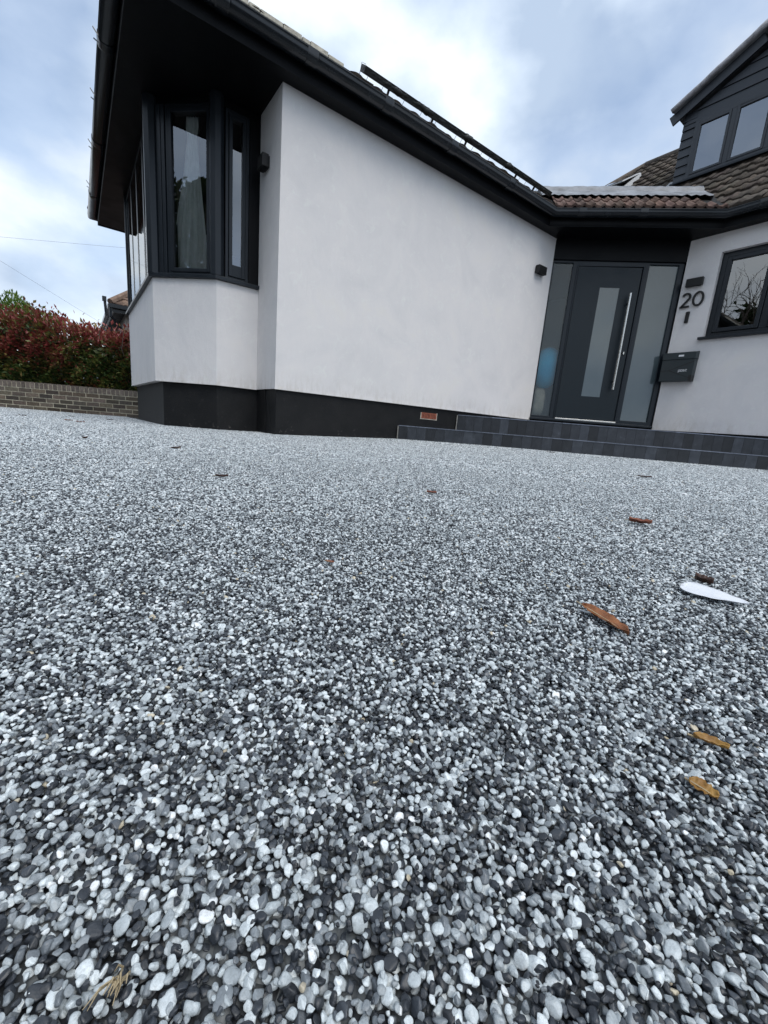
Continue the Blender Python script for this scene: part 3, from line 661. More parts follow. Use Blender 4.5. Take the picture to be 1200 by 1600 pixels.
# ---- dormer
XD = 7.62; YM = 2.67; YL = 3.545; YR = 2 * YM - YL
dz0 = 4.09; ze = 4.965; za = 5.40
dm = MB(); xb_ = 9.3
dm.mesh([(XD, YL, dz0), (XD, YR, dz0), (XD, YR, ze), (XD, YM, za), (XD, YL, ze), (xb_, YL, dz0), (xb_, YR, dz0), (xb_, YR, ze), (xb_, YM, za), (xb_, YL, ze)],
        [(0, 1, 2, 3, 4), (9, 8, 7, 6, 5), (0, 4, 9, 5), (1, 6, 7, 2), (4, 3, 8, 9), (3, 2, 7, 8), (0, 5, 6, 1)])
dor = dm.build('dormer', M['anth_alu'], house)
FD = Fr((XD, YL), (0, -1), (-1, 0)); DL = YL - YR
mb = MB()
z = dz0 + .02
M['clad'] = simple('grey_cladding', (.030, .035, .043), .5, .12, 8, .0008, 60)
while z < ze - .02:           # boards beside the window
    for t0, t1 in ((0.0, .165), (DL - .165, DL)):
        mb.mesh([FD.p(t0, .028, z), FD.p(t1, .028, z), FD.p(t1, .012, z + .112), FD.p(t0, .012, z + .112), FD.p(t0, .0, z), FD.p(t1, .0, z)], [(0, 1, 2, 3), (5, 1, 0, 4)])
    z += .118
zz = 4.885
while zz < za - .03:          # boards in the gable
    hw = lambda z_: max(0.0, min(DL / 2, (za - z_) / (za - ze) * DL / 2)); zt_ = min(zz + .135, za - .005)
    w0, w1 = hw(zz + .0), hw(zt_); c_ = DL / 2
    mb.mesh([FD.p(c_ - w0, .028, zz), FD.p(c_ + w0, .028, zz), FD.p(c_ + w1, .014, zt_), FD.p(c_ - w1, .014, zt_), FD.p(c_ - w0, 0, zz), FD.p(c_ + w0, 0, zz)], [(0, 1, 2, 3), (5, 1, 0, 4)]); zz += .142
mb.build('cladding', M['clad'], dor)
mb = MB()
for sgn in (1, -1):          # barge boards and roof slabs
    a = Vector((XD, YM + sgn * 1.0, 4.925)); b_ = Vector((XD, YM, 5.44))
    d_ = b_ - a; nn = Vector((0, -d_.z * sgn, abs(d_.y))).normalized(); nn = Vector((0, sgn * abs(d_.z), abs(d_.y))).normalized()
    mb.obox(a + Vector((-.10, 0, 0)), d_, Vector((.03, 0, 0)), nn * .14)
mb.build('bargeboard', M['clad'], dor, bevel=.004)
mb = MB()
for sgn in (1, -1):
    a = Vector((XD - .16, YM + sgn * 1.00, 5.071)); b_ = Vector((XD - .16, YM, 5.585)); d_ = b_ - a; nn = Vector((0, sgn * abs(d_.z), abs(d_.y))).normalized()
    mb.obox(a, d_, Vector((2.2, 0, 0)), nn * .035)
mb.build('dormer_roof', M['lead'], dor, bevel=.006)
mb = MB()
for sgn in (1, -1):
    pts = []
    for k in range(13):
        t = k / 12; pts.append((XD - .155 + random.uniform(-.008, .008), YM + sgn * 1.02 * (1 - t), 5.096 + .529 * t + random.uniform(-.006, .006)))
    mb.tube(pts, .036, 8)
M['verge'] = simple('pale_verge_mortar', (.36, .35, .36), .8, .35, 14, .004, 60); mb.build('verge_roll', M['verge'], dor, smooth=True)
# dormer window
mb = MB(); wt0, wt1, wz0, wz1 = .172, DL - .172, 4.115, 4.878
frame_boxes(FD, mb, wt0, wt1, wz0, wz1, .05, .0, .045)
pw = (wt1 - wt0 - .10 - 2 * .06) / 3
for k in (1, 2): FD.box(mb, wt0 + .05 + k * pw + (k - 1) * .06, wt0 + .05 + k * (pw + .06), 0, .045, wz0 + .05, wz1 - .05)
mb.build('window_frame', M['clad'], dor, bevel=.004)
for k in range(3):
    a = wt0 + .05 + k * (pw + .06); mb = MB(); frame_boxes(FD, mb, a + .002, a + pw - .002, wz0 + .052, wz1 - .052, .030, .01, .052); mb.build('window_sash', M['clad'], dor, bevel=.004)
    pane(FD, a + .03, a + pw - .03, wz0 + .08, wz1 - .08, .032, M['glass_dark'], dor, 'window_pane')
mb = MB(); FD.box(mb, -.01, DL + .01, -.0, .085, dz0 - .0, dz0 + .022); FD.box(mb, .16, DL - .16, .0, .09, wz0 - .03, wz0 - .002); mb.build('window_sill', M['anth_alu'], dor, bevel=.003)
mb = MB(); mb.obox((XD - .16, YL - .02, 3.985), (.3, 0, .25), (0, .13, 0), (-.01, 0, .012)); mb.build('corner_flashing', M['lead'], dor)
# ---- roof window, propped open
def onroof(x, y, h=0): return Vector((x, y, ZR + (x - 6.28) * s40 / c40)) + Vector((-s40, 0, c40)) * h
skl = MB(); x_, ya, yb2 = 8.30, 4.66, 5.22; V4 = Vector((c40, 0, s40)); N4 = Vector((-s40, 0, c40))
b0 = onroof(x_, ya, .02); Lr = .62
for o_, a_, w_ in ((b0, Vector((0, yb2 - ya, 0)), V4 * .06), (b0 + V4 * (Lr - .06), Vector((0, yb2 - ya, 0)), V4 * .06), (b0 + V4 * .06, Vector((0, .05, 0)), V4 * (Lr - .12)), (b0 + V4 * .06 + Vector((0, yb2 - ya - .05, 0)), Vector((0, .05, 0)), V4 * (Lr - .12))):
    skl.obox(o_, a_, w_, N4 * .07)
sk = skl.build('roof_window', M['whitep'], house)
mb = MB(); hinge = b0 + V4 * (Lr - .05) + N4 * .07; dn = (-V4 * math.cos(rad(9)) + N4 * math.sin(rad(9))).normalized(); n5 = Vector((0, 1, 0)).cross(dn); n5 = n5 if n5.z > 0 else -n5
mb.obox(hinge, Vector((0, yb2 - ya, 0)), dn * .62, n5 * .018); mb.build('sash', M['whitep'], sk, label='open white roof window sash')
mb = MB(); mb.obox(hinge + n5 * .021 + dn * .03 + Vector((0, .04, 0)), Vector((0, yb2 - ya - .08, 0)), dn * .55, n5 * .006); mb.build('pane', M['glass_dark'], sk)

# ------------------------------------------------------------------ entrance steps
steps = empty('entrance_steps', (3.9, 3.0, 0), 'two dark tiled steps running across the corner below the front door', 'steps')
def step(cf, xl, z0, z1, zseed):
    # front face follows the diagonal x + y = cf, the left end stops against the long wall
    r = random.Random(zseed); mb = MB(); Fs = Fr((xl, cf - xl), (1, -1), (-1, -1)); t = 0; Ls = 6.5
    body = MB(); body.prism([tuple(Fs.p(.012, -.012, 0))[:2], tuple(Fs.p(Ls, -.012, 0))[:2], tuple(Fs.p(Ls, -2.6, 0))[:2], (xl + 2.0, D + .018), (xl + .015, D + .018)], z0, z1 - .012)
    body.build('step', M['stepside'], steps)
    w = .105; k = 0
    while t < Ls:
        ww_ = w; sh = r.choice([.45, .6, .85, 1.0, 1.2, 1.5, .75]); tint = (sh, sh * 1.02, sh * 1.06)
        rows = ((z0, z0 + (z1 - z0) * .48), (z0 + (z1 - z0) * .48 + .0015, z1 - .0)) if z0 < .2 else ((z0, z1),)
        for a, b2 in ((z0, z1 - .010),):
            Fs.box(mb, t + .001, t + ww_ - .001, -.011, .0, a, b2, tint)
        t += ww_
    t = 0
    while t < Ls:
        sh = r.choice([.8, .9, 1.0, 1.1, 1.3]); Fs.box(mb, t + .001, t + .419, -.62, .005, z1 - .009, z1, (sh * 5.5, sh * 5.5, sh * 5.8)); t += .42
    mb.build('step_tiles', M['steptile'], steps, tint=True)
    m3 = MB(); Fs.box(m3, -.012, .0, -.62, -.0, z0, z1 - .006); m3.build('step_end', M['stepside'], steps)
step(6.775, 2.945, -.05, .184, 3)
step(7.70, 3.868, .184, .372, 8)

# ------------------------------------------------------------------ fittings on the walls
def wall_light(Fk, t, z, w, h, d, label, grp='small dark wall lights', down=True):
    o = empty('wall_light', Fk.p(t, 0, z), label, 'wall light', grp)
    mb = MB(); Fk.box(mb, t - w / 2, t + w / 2, .012, d, z - h / 2, z + h / 2); mb.build('lamp_housing', M['black'], o, bevel=.004)
    mb = MB(); Fk.box(mb, t - w / 2 + .01, t + w / 2 - .01, 0, .012, z - h / 2 + .008, z + h / 2 - .008); mb.build('back_plate', M['black'], o)
    mb = MB(); Fk.box(mb, t - w / 2 + .015, t + w / 2 - .015, .02, d - .012, z - h / 2 - .0015, z - h / 2 + .002); mb.build('lens', M['soffit'], o)
    return o
FL = Fr((0, D), (1, 0), (0, -1)); FRt = Fr((XA, 0), (0, 1), (-1, 0)); FW_ = Fr((XC, YC), (0, -1), (-1, 0))
wall_light(FL, 5.052, 2.325, .17, .095, .07, 'dark square wall light on the long white wall beside the front door')
wall_light(FRt, 4.15, 2.335, .13, .10, .07, 'black box wall light on the narrow wall beside the bay window')
wall_light(FW_, .155, 2.268, .185, .095, .06, 'black wall light mounted above the house number')
# stroke lettering
def stroke(mb, Fk, pts, w, d0, d1, closed=False):
    n = len(pts); L_ = []; Rr = []
    for i in range(n):
        a = Vector(pts[(i - 1) % n] if closed or i > 0 else pts[i]); b2 = Vector(pts[(i + 1) % n] if closed or i < n - 1 else pts[i]); p = Vector(pts[i])
        if not closed and i == 0: t1 = t2 = (b2 - p).normalized()
        elif not closed and i == n - 1: t1 = t2 = (p - a).normalized()
        else: t1 = (p - a).normalized(); t2 = (b2 - p).normalized()
        tt = (t1 + t2).normalized(); nn = Vector((-tt.y, tt.x)); k = 1 / max(.4, nn.dot(Vector((-t1.y, t1.x))))
        L_.append(p + nn * w / 2 * k); Rr.append(p - nn * w / 2 * k)
    m_ = n if closed else n - 1
    V_ = [Fk.p(q.x, dd_, q.y) for dd_ in (d0, d1) for ring in (L_, Rr) for q in ring]
    f_ = []
    for i in range(m_):
        j = (i + 1) % n
        f_ += [(2 * n + i, 3 * n + i, 3 * n + j, 2 * n + j), (i, 2 * n + i, 2 * n + j, j), (n + i, n + j, 3 * n + j, 3 * n + i), (i, j, n + j, n + i)]
    if not closed: f_ += [(0, n, 3 * n, 2 * n), (n - 1, 3 * n - 1, 4 * n - 1, 2 * n - 1)]
    mb.mesh(V_, f_)
hn = empty('house_number', FW_.p(.17, 0, 2.03), 'black house number 20 on the white wall between door and window', 'house number')
def arc(cx, cy, rx, ry, a0_, a1_, n): return [(cx + rx * math.cos(rad(a0_ + (a1_ - a0_) * k / n)), cy + ry * math.sin(rad(a0_ + (a1_ - a0_) * k / n))) for k in range(n + 1)]
NB = 1.975; NH = .182; mb = MB(); sw = .023
pts = arc(.090, NB + .128, .043, .043, 158, -28, 16) + [(.052, NB + sw / 2 + .004)]
stroke(mb, FW_, pts, sw, .012, .026); FW_.box(mb, .034, .140, .012, .026, NB, NB + sw)
mb.build('digit', M['black'], hn)
mb = MB(); stroke(mb, FW_, arc(.228, NB + NH / 2, .053, NH / 2 - sw / 2, 0, 348.75, 31), sw, .012, .026, True); mb.build('digit', M['black'], hn)
db = empty('doorbell', FW_.p(.14, 0, 1.85), 'slim black video doorbell below the house number', 'doorbell')
mb = MB(); FW_.box(mb, .122, .166, 0, .026, 1.785, 1.925); mb.build('bell_body', M['black'], db, bevel=.008)
mb = MB(); mb.tube([FW_.p(.144, .026, 1.82), FW_.p(.144, .029, 1.82)], .013, 16); mb.build('bell_button', M['anth'], db)
mb = MB(); mb.tube([FW_.p(.144, .026, 1.895), FW_.p(.144, .028, 1.895)], .009, 14); mb.build('camera_lens', M['gutter'], db)
# letter box
pb = empty('letterbox', FW_.p(.18, 0, 1.03), 'anthracite metal letterbox with envelope creases and small post lettering', 'letterbox')
M['postbox'] = simple('letterbox_paint', (.017, .027, .031), .42, .08, 6, .0004, 200)
pt0, pt1, pz0, pz1, pd = .0, .375, 1.045, 1.415, .105
mb = MB(); FW_.box(mb, pt0, pt1, .003, pd, pz0, pz1 - .10); mb.build('box_body', M['postbox'], pb, bevel=.004)
mb = MB(); q0 = [FW_.p(pt0 - .003, .003, pz1 - .098), FW_.p(pt1 + .003, .003, pz1 - .098), FW_.p(pt1 + .003, .003, pz1 + .01), FW_.p(pt0 - .003, .003, pz1 + .01)]; q1 = [FW_.p(pt0 - .003, pd + .006, pz1 - .098), FW_.p(pt1 + .003, pd + .006, pz1 - .098), FW_.p(pt1 + .003, pd + .006, pz1 - .012), FW_.p(pt0 - .003, pd + .006, pz1 - .012)]
mb.mesh(q0 + q1, [(0, 1, 2, 3), (7, 6, 5, 4), (0, 4, 5, 1), (1, 5, 6, 2), (2, 6, 7, 3), (3, 7, 4, 0)]); mb.build('lid', M['postbox'], pb, bevel=.004)
mb = MB()
for pts in ([(pt0 + .004, 1.175), (.10, 1.180)], [(.10, 1.180), (pt1 - .005, 1.285)], [(.10, 1.180), (pt1 - .005, 1.075)]): stroke(mb, FW_, pts, .0075, pd - .001, pd + .0015)
mb.build('crease', M['black'], pb)
mb = MB(); FW_.box(mb, .185, .245, pd + .006, pd + .008, 1.350, 1.372); mb.build('name_plate', M['whitep'], pb)
mb = MB(); FW_.box(mb, pt1 - .03, pt1 + .002, .02, pd + .003, pz0 - .002, pz0 + .07); mb.build('side_catch', M['black'], pb)
mb = MB(); lz = 1.165; lh = .020; x = .215; lw = .004
def L2(pts, closed=False): stroke(mb, FW_, [(x + a * .8, lz + b2) for a, b2 in pts], lw, pd + .001, pd + .003, closed)
L2([(0, -.012), (0, .020)]); L2([(.003, .020), (.022, .020), (.022, .0), (.003, .0)]); x += .026
L2([(0, 0), (.022, 0), (.022, .020), (0, .020)], True); x += .026
L2([(.022, .020), (0, .020), (0, .010), (.022, .010), (.022, 0), (0, 0)]); x += .026
L2([(.008, .028), (.008, 0), (.020, 0)]); L2([(0, .020), (.022, .020)])
mb.build('lettering', M['whitep'], pb)

# ------------------------------------------------------------------ things behind the glass
mb = MB()
vs = []; nu, nv = 36, 26
for j in range(nv + 1):
    v_ = j / nv; z = 1.40 + 1.28 * v_
    wid = .035 + .135 * (1 - v_) ** 1.1 * (1 + .25 * math.sin(5 * v_)) + .02 * (v_ > .9)
    cx = .30 - .035 * v_
    for i in range(nu + 1):
        u = i / nu; dep = -.072 + .020 * math.sin(u * 26 + 2.5 * v_) * (.4 + .6 * wid / .17) + .012 * math.sin(u * 61 + v_ * 7)
        vs.append(F2.p(cx + (u - .5) * 2 * wid, dep, z + .006 * math.sin(u * 30)))
mb.mesh(vs, [(j * (nu + 1) + i, j * (nu + 1) + i + 1, (j + 1) * (nu + 1) + i + 1, (j + 1) * (nu + 1) + i) for j in range(nv) for i in range(nu)])
tag(mb.build('curtain', M['curtain'], smooth=True), 'pale green gathered curtain hanging behind the angled bay window pane', 'curtain')
bm = bmesh.new(); bmesh.ops.create_icosphere(bm, subdivisions=4, radius=1)  # made-up blue blob standing in for a reflection in the sidelight
for v in bm.verts:
    p = v.co; k = 1 + .10 * math.sin(2 * p.x + 1) * math.cos(1.5 * p.z)
    v.co = F.p(.15 + p.x * .22 * k + .03 * p.z, -.235 + p.y * .15, 1.18 + p.z * .29 * k - p.x * .08 * (p.z < 0) * -p.z)
me = bpy.data.meshes.new('blue_reflection_blob'); bm.to_mesh(me); bm.free(); me.materials.append(M['blueblob']); me.polygons.foreach_set('use_smooth', [True] * len(me.polygons))
o = bpy.data.objects.new('blue_reflection_blob', me); COL.objects.link(o); tag(o, 'soft blue blob added behind the frosted glass left of the door to stand in for a reflection', 'blurred shape')
bm = bmesh.new(); bmesh.ops.create_icosphere(bm, subdivisions=4, radius=1)  # soft beige shape low behind the same pane
for v in bm.verts:
    p = v.co; v.co = F.p(.11 + math.copysign(abs(p.x) ** .5, p.x) * .10, -.18 + p.y * .12, .68 + math.copysign(abs(p.z) ** .6, p.z) * .21)
me = bpy.data.meshes.new('beige_shape'); bm.to_mesh(me); bm.free(); me.materials.append(M['beige']); me.polygons.foreach_set('use_smooth', [True] * len(me.polygons))
o = bpy.data.objects.new('beige_shape', me); COL.objects.link(o); tag(o, 'soft beige shape low behind the frosted glass left of the door', 'blurred shape')

# ------------------------------------------------------------------ dark rail on brackets above the long gutter
sp_ = empty('roof_rail', (3.4, 3.75, 3.05), 'dark mossy rail raised on short brackets above the long gutter', 'roof rail')
Vr = Vector((0, c35, s35)); Nr = Vector((0, -s35, c35)); ys = 3.745
zroof = ZR + (ys - 3.63) * s35 / c35
xs = [2.135, 2.80, 3.47, 4.14, 4.90]
for a, b_ in zip(xs[:-1], xs[1:]):
    mb = MB(); base = Vector((a + .006, ys, zroof)) + Nr * .072
    mb.obox(base, Vector((b_ - a - .012, 0, 0)), Vr * .085, Nr * .050); mb.build('rail_length', M['raildark'], sp_, bevel=.003)
mb = MB()
pts = []; rs_ = []
for k in range(120):
    x = 2.15 + 2.74 * k / 119; pts.append(Vector((x, ys + .02, zroof)) + Nr * (.110 + .004 * math.sin(x * 37))); rs_.append(.012 + .006 * abs(math.sin(x * 19)) + .007 * random.random() + (.010 if any(abs(x - q) < .04 for q in (2.5, 2.83, 3.43, 4.07)) else 0))
mb.tube(pts, rs_, 7); mb.build('moss', M['raildark'], sp_, smooth=True)
for x in (2.42, 2.95, 3.42, 4.25, 4.60):
    b = MB(); b.obox(Vector((x, ys + .03, zroof)) + Nr * .0, Vector((.014, 0, 0)), Vr * .02, Nr * .10); b.build('bracket', M['raildark'], sp_)
x = 2.18
while x < 4.85:
    b = MB(); b.tube([Vector((x, ys + .01, zroof)) + Nr * .02, Vector((x + .01, ys + .005, zroof)) + Nr * .09], .0018, 4); x += random.uniform(.05, .3); b.build('mesh_wire', M['wire'], sp_)
b = MB()
b.tube([Vector((2.11, ys, zroof)) + Nr * .03, Vector((2.10, ys, zroof)) + Nr * .125, Vector((2.14, ys, zroof)) + Nr * .127], .002, 4)
b.build('mesh_wire', M['wire'], sp_)

# ------------------------------------------------------------------ brick garden wall and hedges
wa = Vector((-1.114, 10.08)); wdir = Vector((.815 + 1.114, 8.88 - 10.08)).normalized(); wn = Vector((-wdir.y * -1, -wdir.x)); wn = Vector((wdir.y, -wdir.x))
gw = empty('brick_garden_wall', (wa.x, wa.y, -.075), 'low grey brown brick wall with soldier coping below the red hedge', 'wall')
FB = Fr((wa.x, wa.y), wdir, wn); T0, T1 = -4.5, 5.2
mb = MB(); r = random.Random(5); zb = -.16; crs = 6
mo = MB(); FB.box(mo, T0, T1, -.1, -.0035, zb, zb + crs * .075 + .09); mo.build('mortar', M['brickmortar'], gw)
for c in range(crs):
    t = T0 - (.1125 if c % 2 else 0)
    while t < T1:
        sh = r.choice([.4, .55, .7, .85, 1.0, 1.15, .75]); FB.box(mb, t, t + .213, -.105, r.uniform(-.002, .003), zb + c * .075, zb + c * .075 + .063, (sh * r.uniform(.95, 1.1), sh, sh * r.uniform(.85, 1.0))); t += .225
mb.build('brickwork', M['brick'], gw, tint=True)
mb = MB(); t = T0; zc = zb + crs * .075
while t < T1:
    sh = r.choice([.8, 1.0, 1.15, 1.3, 1.45, .9]); FB.box(mb, t, t + .064, -.215, r.uniform(-.001, .006), zc, zc + .102 + r.uniform(-.002, .002), (sh, sh, sh)); t += .0752
mb.build('coping', M['brick'], gw, tint=True)

def leaf_cloud(n, sampler, size, seed, tonef, droop=.3, aspect=.42):
    r = random.Random(seed); mb = MB()
    for _ in range(n):
        p, outv = sampler(r); s_ = size * r.uniform(.6, 1.35)
        d = (outv + Vector((r.gauss(0, .7), r.gauss(0, .7), r.gauss(0, .5) + droop))).normalized(); sd_ = d.cross(Vector((r.gauss(0, .4), r.gauss(0, .4), 1))).normalized(); nn = sd_.cross(d)
        w = s_ * aspect / 2; t = tonef(p, r)
        mb.mesh([p, p + d * s_ * .45 + sd_ * w + nn * w * .35, p + d * s_, p + d * s_ * .45 - sd_ * w + nn * w * .35, p + d * s_ * .5], [(0, 1, 4), (1, 2, 4), (2, 3, 4), (3, 0, 4)], (t, t, t))
    return mb
HF = Fr((wa.x, wa.y), wdir, wn)
def htop(t): return 1.47 - .085 * (t - 0) + .07 * math.sin(t * 3.1 + 1) + .05 * math.sin(t * 7.3) + .04 * math.sin(t * 13)
def hs(r):
    t = r.uniform(-3.5, 4.0); top = htop(t); q = r.random()
    if q < .62: z = r.uniform(.12, top); dpt = .12 + .10 * math.sin(t * 4 + z * 5) + .07 * math.sin(t * 11 - z * 9) + r.gauss(0, .05) - max(0, z - top + .35) * .7; out_ = HF.n * 1.0 + Vector((0, 0, .2))
    elif q < .92: z = top + r.gauss(0, .07) + (.18 * r.random() ** 4); dpt = r.uniform(-1.0, .05); out_ = HF.n * .3 + Vector((0, 0, 1))
    else: z = r.uniform(.1, top); dpt = r.uniform(-.8, .05); out_ = HF.n
    return HF.p(t, -.62 + dpt, z), out_
def htone(p, r):
    hz = (p.z / 1.6); cl = .5 * math.sin(p.x * 3.3 + p.z * 4.1) + .5 * math.sin(p.y * 4.7 - p.z * 6.3 + p.x * 5); v_ = .21 + .50 * hz + .20 * cl + r.gauss(0, .13)
    if r.random() < .035: v_ = 1.0
    return min(1, max(0, v_))
hd = empty('red_hedge', HF.p(0, -.7, -.1), 'red and dark green leafy hedge growing behind the brick wall', 'hedge')
leaf_cloud(34000, hs, .078, 3, htone, .2, .5).build('foliage', M['redleaf'], hd, tint=True)
mb = MB()
for k in range(26):
    t = -3.4 + k * .29; p = HF.p(t, -.75, -.15); pts = [p]; 
    for j in range(5): pts.append(pts[-1] + Vector((random.gauss(0, .07), random.gauss(0, .07), .32)))
    mb.tube(pts, [.025, .02, .016, .012, .008, .004], 6)
mb.build('stems', M['bark'], hd, smooth=True)
mb = MB()                    # dense twiggy middle that stops you seeing through
for k in range(1500):
    t = random.uniform(-3.4, 3.9); z = random.uniform(.05, htop(t) - .25); p = HF.p(t, random.uniform(-.95, -.6), z); d = Vector((random.gauss(0, 1), random.gauss(0, 1), random.gauss(.3, 1))).normalized() * random.uniform(.15, .3)
    mb.tube([p, p + d], [.004, .002], 3)
for k in range(16000):
    t = random.uniform(-3.4, 3.9); z = random.uniform(.0, htop(t) - .12); p = HF.p(t, random.uniform(-1.15, -.62), z); a = Vector((random.gauss(0, 1), random.gauss(0, 1), random.gauss(0, 1))).normalized() * .06; b_ = a.orthogonal().normalized() * .045
    mb.poly([p, p + a + b_, p + a * 2, p + a - b_])
mb.build('inner_leaves', M['darkleaf'], hd, tint=True)
# lime green shrub behind the hedge on the left
sc_ = HF.p(-.85, -1.5, 0)
def ss(r):
    d = Vector((r.gauss(0, 1), r.gauss(0, 1), r.gauss(0, 1))).normalized(); k = r.uniform(.72, 1.0) * (1 + .10 * math.sin(d.x * 9 + d.z * 7))
    return Vector((sc_.x + d.x * 1.0 * k, sc_.y + d.y * .9 * k, 1.02 + d.z * 1.02 * k)), d
gs = empty('green_shrub', (sc_.x, sc_.y, -.1), 'lime green feathery shrub rising behind the left end of the red hedge', 'shrub')
leaf_cloud(20000, ss, .08, 8, lambda p, r: min(1, max(0, .25 + .3 * (p.z / 2.1) + r.gauss(0, .2))), .1, .28).build('foliage', M['greenleaf'], gs, tint=True)
mb = MB(); mb.tube([(sc_.x, sc_.y, -.2), (sc_.x + .03, sc_.y, .6), (sc_.x, sc_.y + .05, 1.6)], [.05, .035, .01], 8); mb.build('trunk', M['bark'], gs)

# ------------------------------------------------------------------ neighbour's house beyond the bay
nb_ = empty('neighbour_house', (3, 17, 0), 'neighbouring house with hipped red brown roof seen past the bay window', 'house')
M['nwall'] = simple('neighbour_render', (.42, .36, .32), .9, .15, 5, .003, 60)
NY, NX = 15.0, .95; ez = 2.78
mb = MB(); mb.box(NX + .35, 9, NY + .35, 24, -.2, ez); mb.build('wall', M['nwall'], nb_)
mb = MB(); mb.box(NX + .05, 9.3, NY + .05, 24.3, ez - .02, ez + .02); mb.build('soffit', M['soffit'], nb_)
mb = MB(); mb.box(NX, 9.35, NY, NY + .03, ez - .12, ez + .07); mb.box(NX, NX + .03, NY + .03, 24.3, ez - .12, ez + .07); mb.box(NX - .10, 9.45, NY - .11, NY, ez - .02, ez + .08); mb.box(NX - .11, NX, NY, 24, ez - .02, ez + .08); mb.build('gutter', M['gutter'], nb_)
mb = MB(); mb.tube([(NX - .05, NY - .05, ez), (NX - .05, NY - .05, ez - .25), (NX + .3, NY + .28, ez - .6), (NX + .3, NY + .28, -.1)], .04, 8); mb.build('downpipe', M['gutter'], nb_)
tile_roof('roof', M['tile_n'], (NX - .05, NY - .05, ez + .07), (1, 0, 0), (0, c40, s40), 8.6, 14, .30, .30, .03, .035, [((NX - .05, NY - .05, 0), (-1, 1, 0))], nb_, 21)
tile_roof('roof', M['tile_n'], (NX - .05, NY - .05, ez + .07), (0, 1, 0), (c40, 0, s40), 9, 14, .30, .30, .03, .035, [((NX - .05, NY - .05, 0), (1, -1, 0))], nb_, 22)
mb = MB(); mb.tube([(NX - .05, NY - .05, ez + .12), (NX + 3.2, NY + 3.2, ez + .12 + 3.25 * s40 / c40)], .09, 8); mb.build('hip_tiles', M['tile_n'], nb_, tint=True)
mb = MB(); mb.tube([(NX - .16, NY - .12, ez - .28), (NX - .18, NY - .13, ez + .10)], .035, 8); mb.box(NX - .24, NX - .14, NY - .18, NY - .08, ez + .10, ez + .22); mb.build('flue', M['gutter'], nb_)

# overhead wires
def wire(name, a, b_, sag, label):
    mb = MB(); a, b_ = Vector(a), Vector(b_); pts = [a.lerp(b_, k / 24) - Vector((0, 0, sag * 4 * (k / 24) * (1 - k / 24))) for k in range(25)]
    mb.tube(pts, .0024, 5); tag(mb.build(name, M['wire']), label, 'cable', 'overhead cables left of the house')
wire('overhead_cable', (-6, 15, 3.05), (7, 15, 5.55), .05, 'upper thin overhead cable crossing the sky left of the bay')
wire('overhead_cable', (-5, 15, 5.3), (3.5, 15.2, .9), .05, 'lower thin overhead cable sloping down behind the hedge')

# ------------------------------------------------------------------ trees across the road: seen only as reflections in the glass
def bare_tree(name, loc, h, seed, label, leafy=0, leafc='darkleaf'):
    r = random.Random(seed); root = empty(name, loc, label, 'tree', None); mb = MB(); tips = []
    def br(p, d, l, rr, lv):
        pts = [p]; 
        for k in range(4): d = (d + Vector((r.gauss(0, .14), r.gauss(0, .14), r.gauss(.03, .08)))).normalized(); pts.append(pts[-1] + d * l / 4)
        mb.tube(pts, [rr, rr * .85, rr * .75, rr * .65, rr * .55], 5 if lv > 1 else 8); tips.append(pts[-1])
        if lv < 5:
            for k in range(3 if lv else 6):
                a = pts[-1 if k == 0 else r.choice([2, 3, 4])]; dd_ = (d + Vector((r.gauss(0, .6), r.gauss(0, .6), r.gauss(.1, .4)))).normalized(); br(a, dd_, l * r.uniform(.6, .8), rr * .55, lv + 1)
    br(Vector(loc), Vector((0, 0, 1)), h * .3, h * .013, 0); mb.build('trunk', M['bark'], root)
    if leafy:
        def sf(r2): t = r2.choice(tips); o_ = Vector((r2.gauss(0, 1), r2.gauss(0, 1), r2.gauss(0, 1))); return t + o_ * .25, o_
        leaf_cloud(leafy, sf, .16, seed + 1, lambda p, r2: r2.random()).build('crown', M[leafc], root, tint=True)
bare_tree('bare_tree', (-12, 7.5, -.2), 11.5, 4, 'tall bare tree across the road facing the bay window')
bare_tree('leafy_tree', (-7, -9, -.2), 7.0, 12, 'leafy tree across the road facing the front door', 5000)
bare_tree('bare_tree', (-11.5, 2.2, -.2), 9.5, 9, 'slimmer bare tree across the road left of the taller bare one', 600)
def fs0(r):
    t = r.uniform(-3, 12); top = (7.7 if t < 4.5 else 5.9) + .8 * math.sin(t * 1.1) + .5 * math.sin(t * 2.7); return Vector((-13.5 + r.gauss(0, .5), t, r.uniform(0, top))), Vector((1, 0, .2))
th = empty('tall_hedge', (-13.5, 4, -.2), 'tall overgrown evergreen hedge behind the bare trees across the road', 'hedge')
leaf_cloud(22000, fs0, .36, 27, lambda p, r: r.random(), .3, .6).build('foliage', M['darkleaf'], th, tint=True)
def fs(r):
    t = r.uniform(-9, 12); z = r.uniform(0, 2.3) if r.random() < .7 else 2.3 + r.gauss(0, .1); return Vector((-8.2 + r.gauss(0, .25), t, z)), Vector((1, 0, .2))
hh = empty('boundary_hedge', (-8.2, 2, -.2), 'dark green boundary hedge across the road', 'hedge')
leaf_cloud(9000, fs, .22, 17, lambda p, r: r.random(), .3, .6).build('foliage', M['darkleaf'], hh, tint=True)

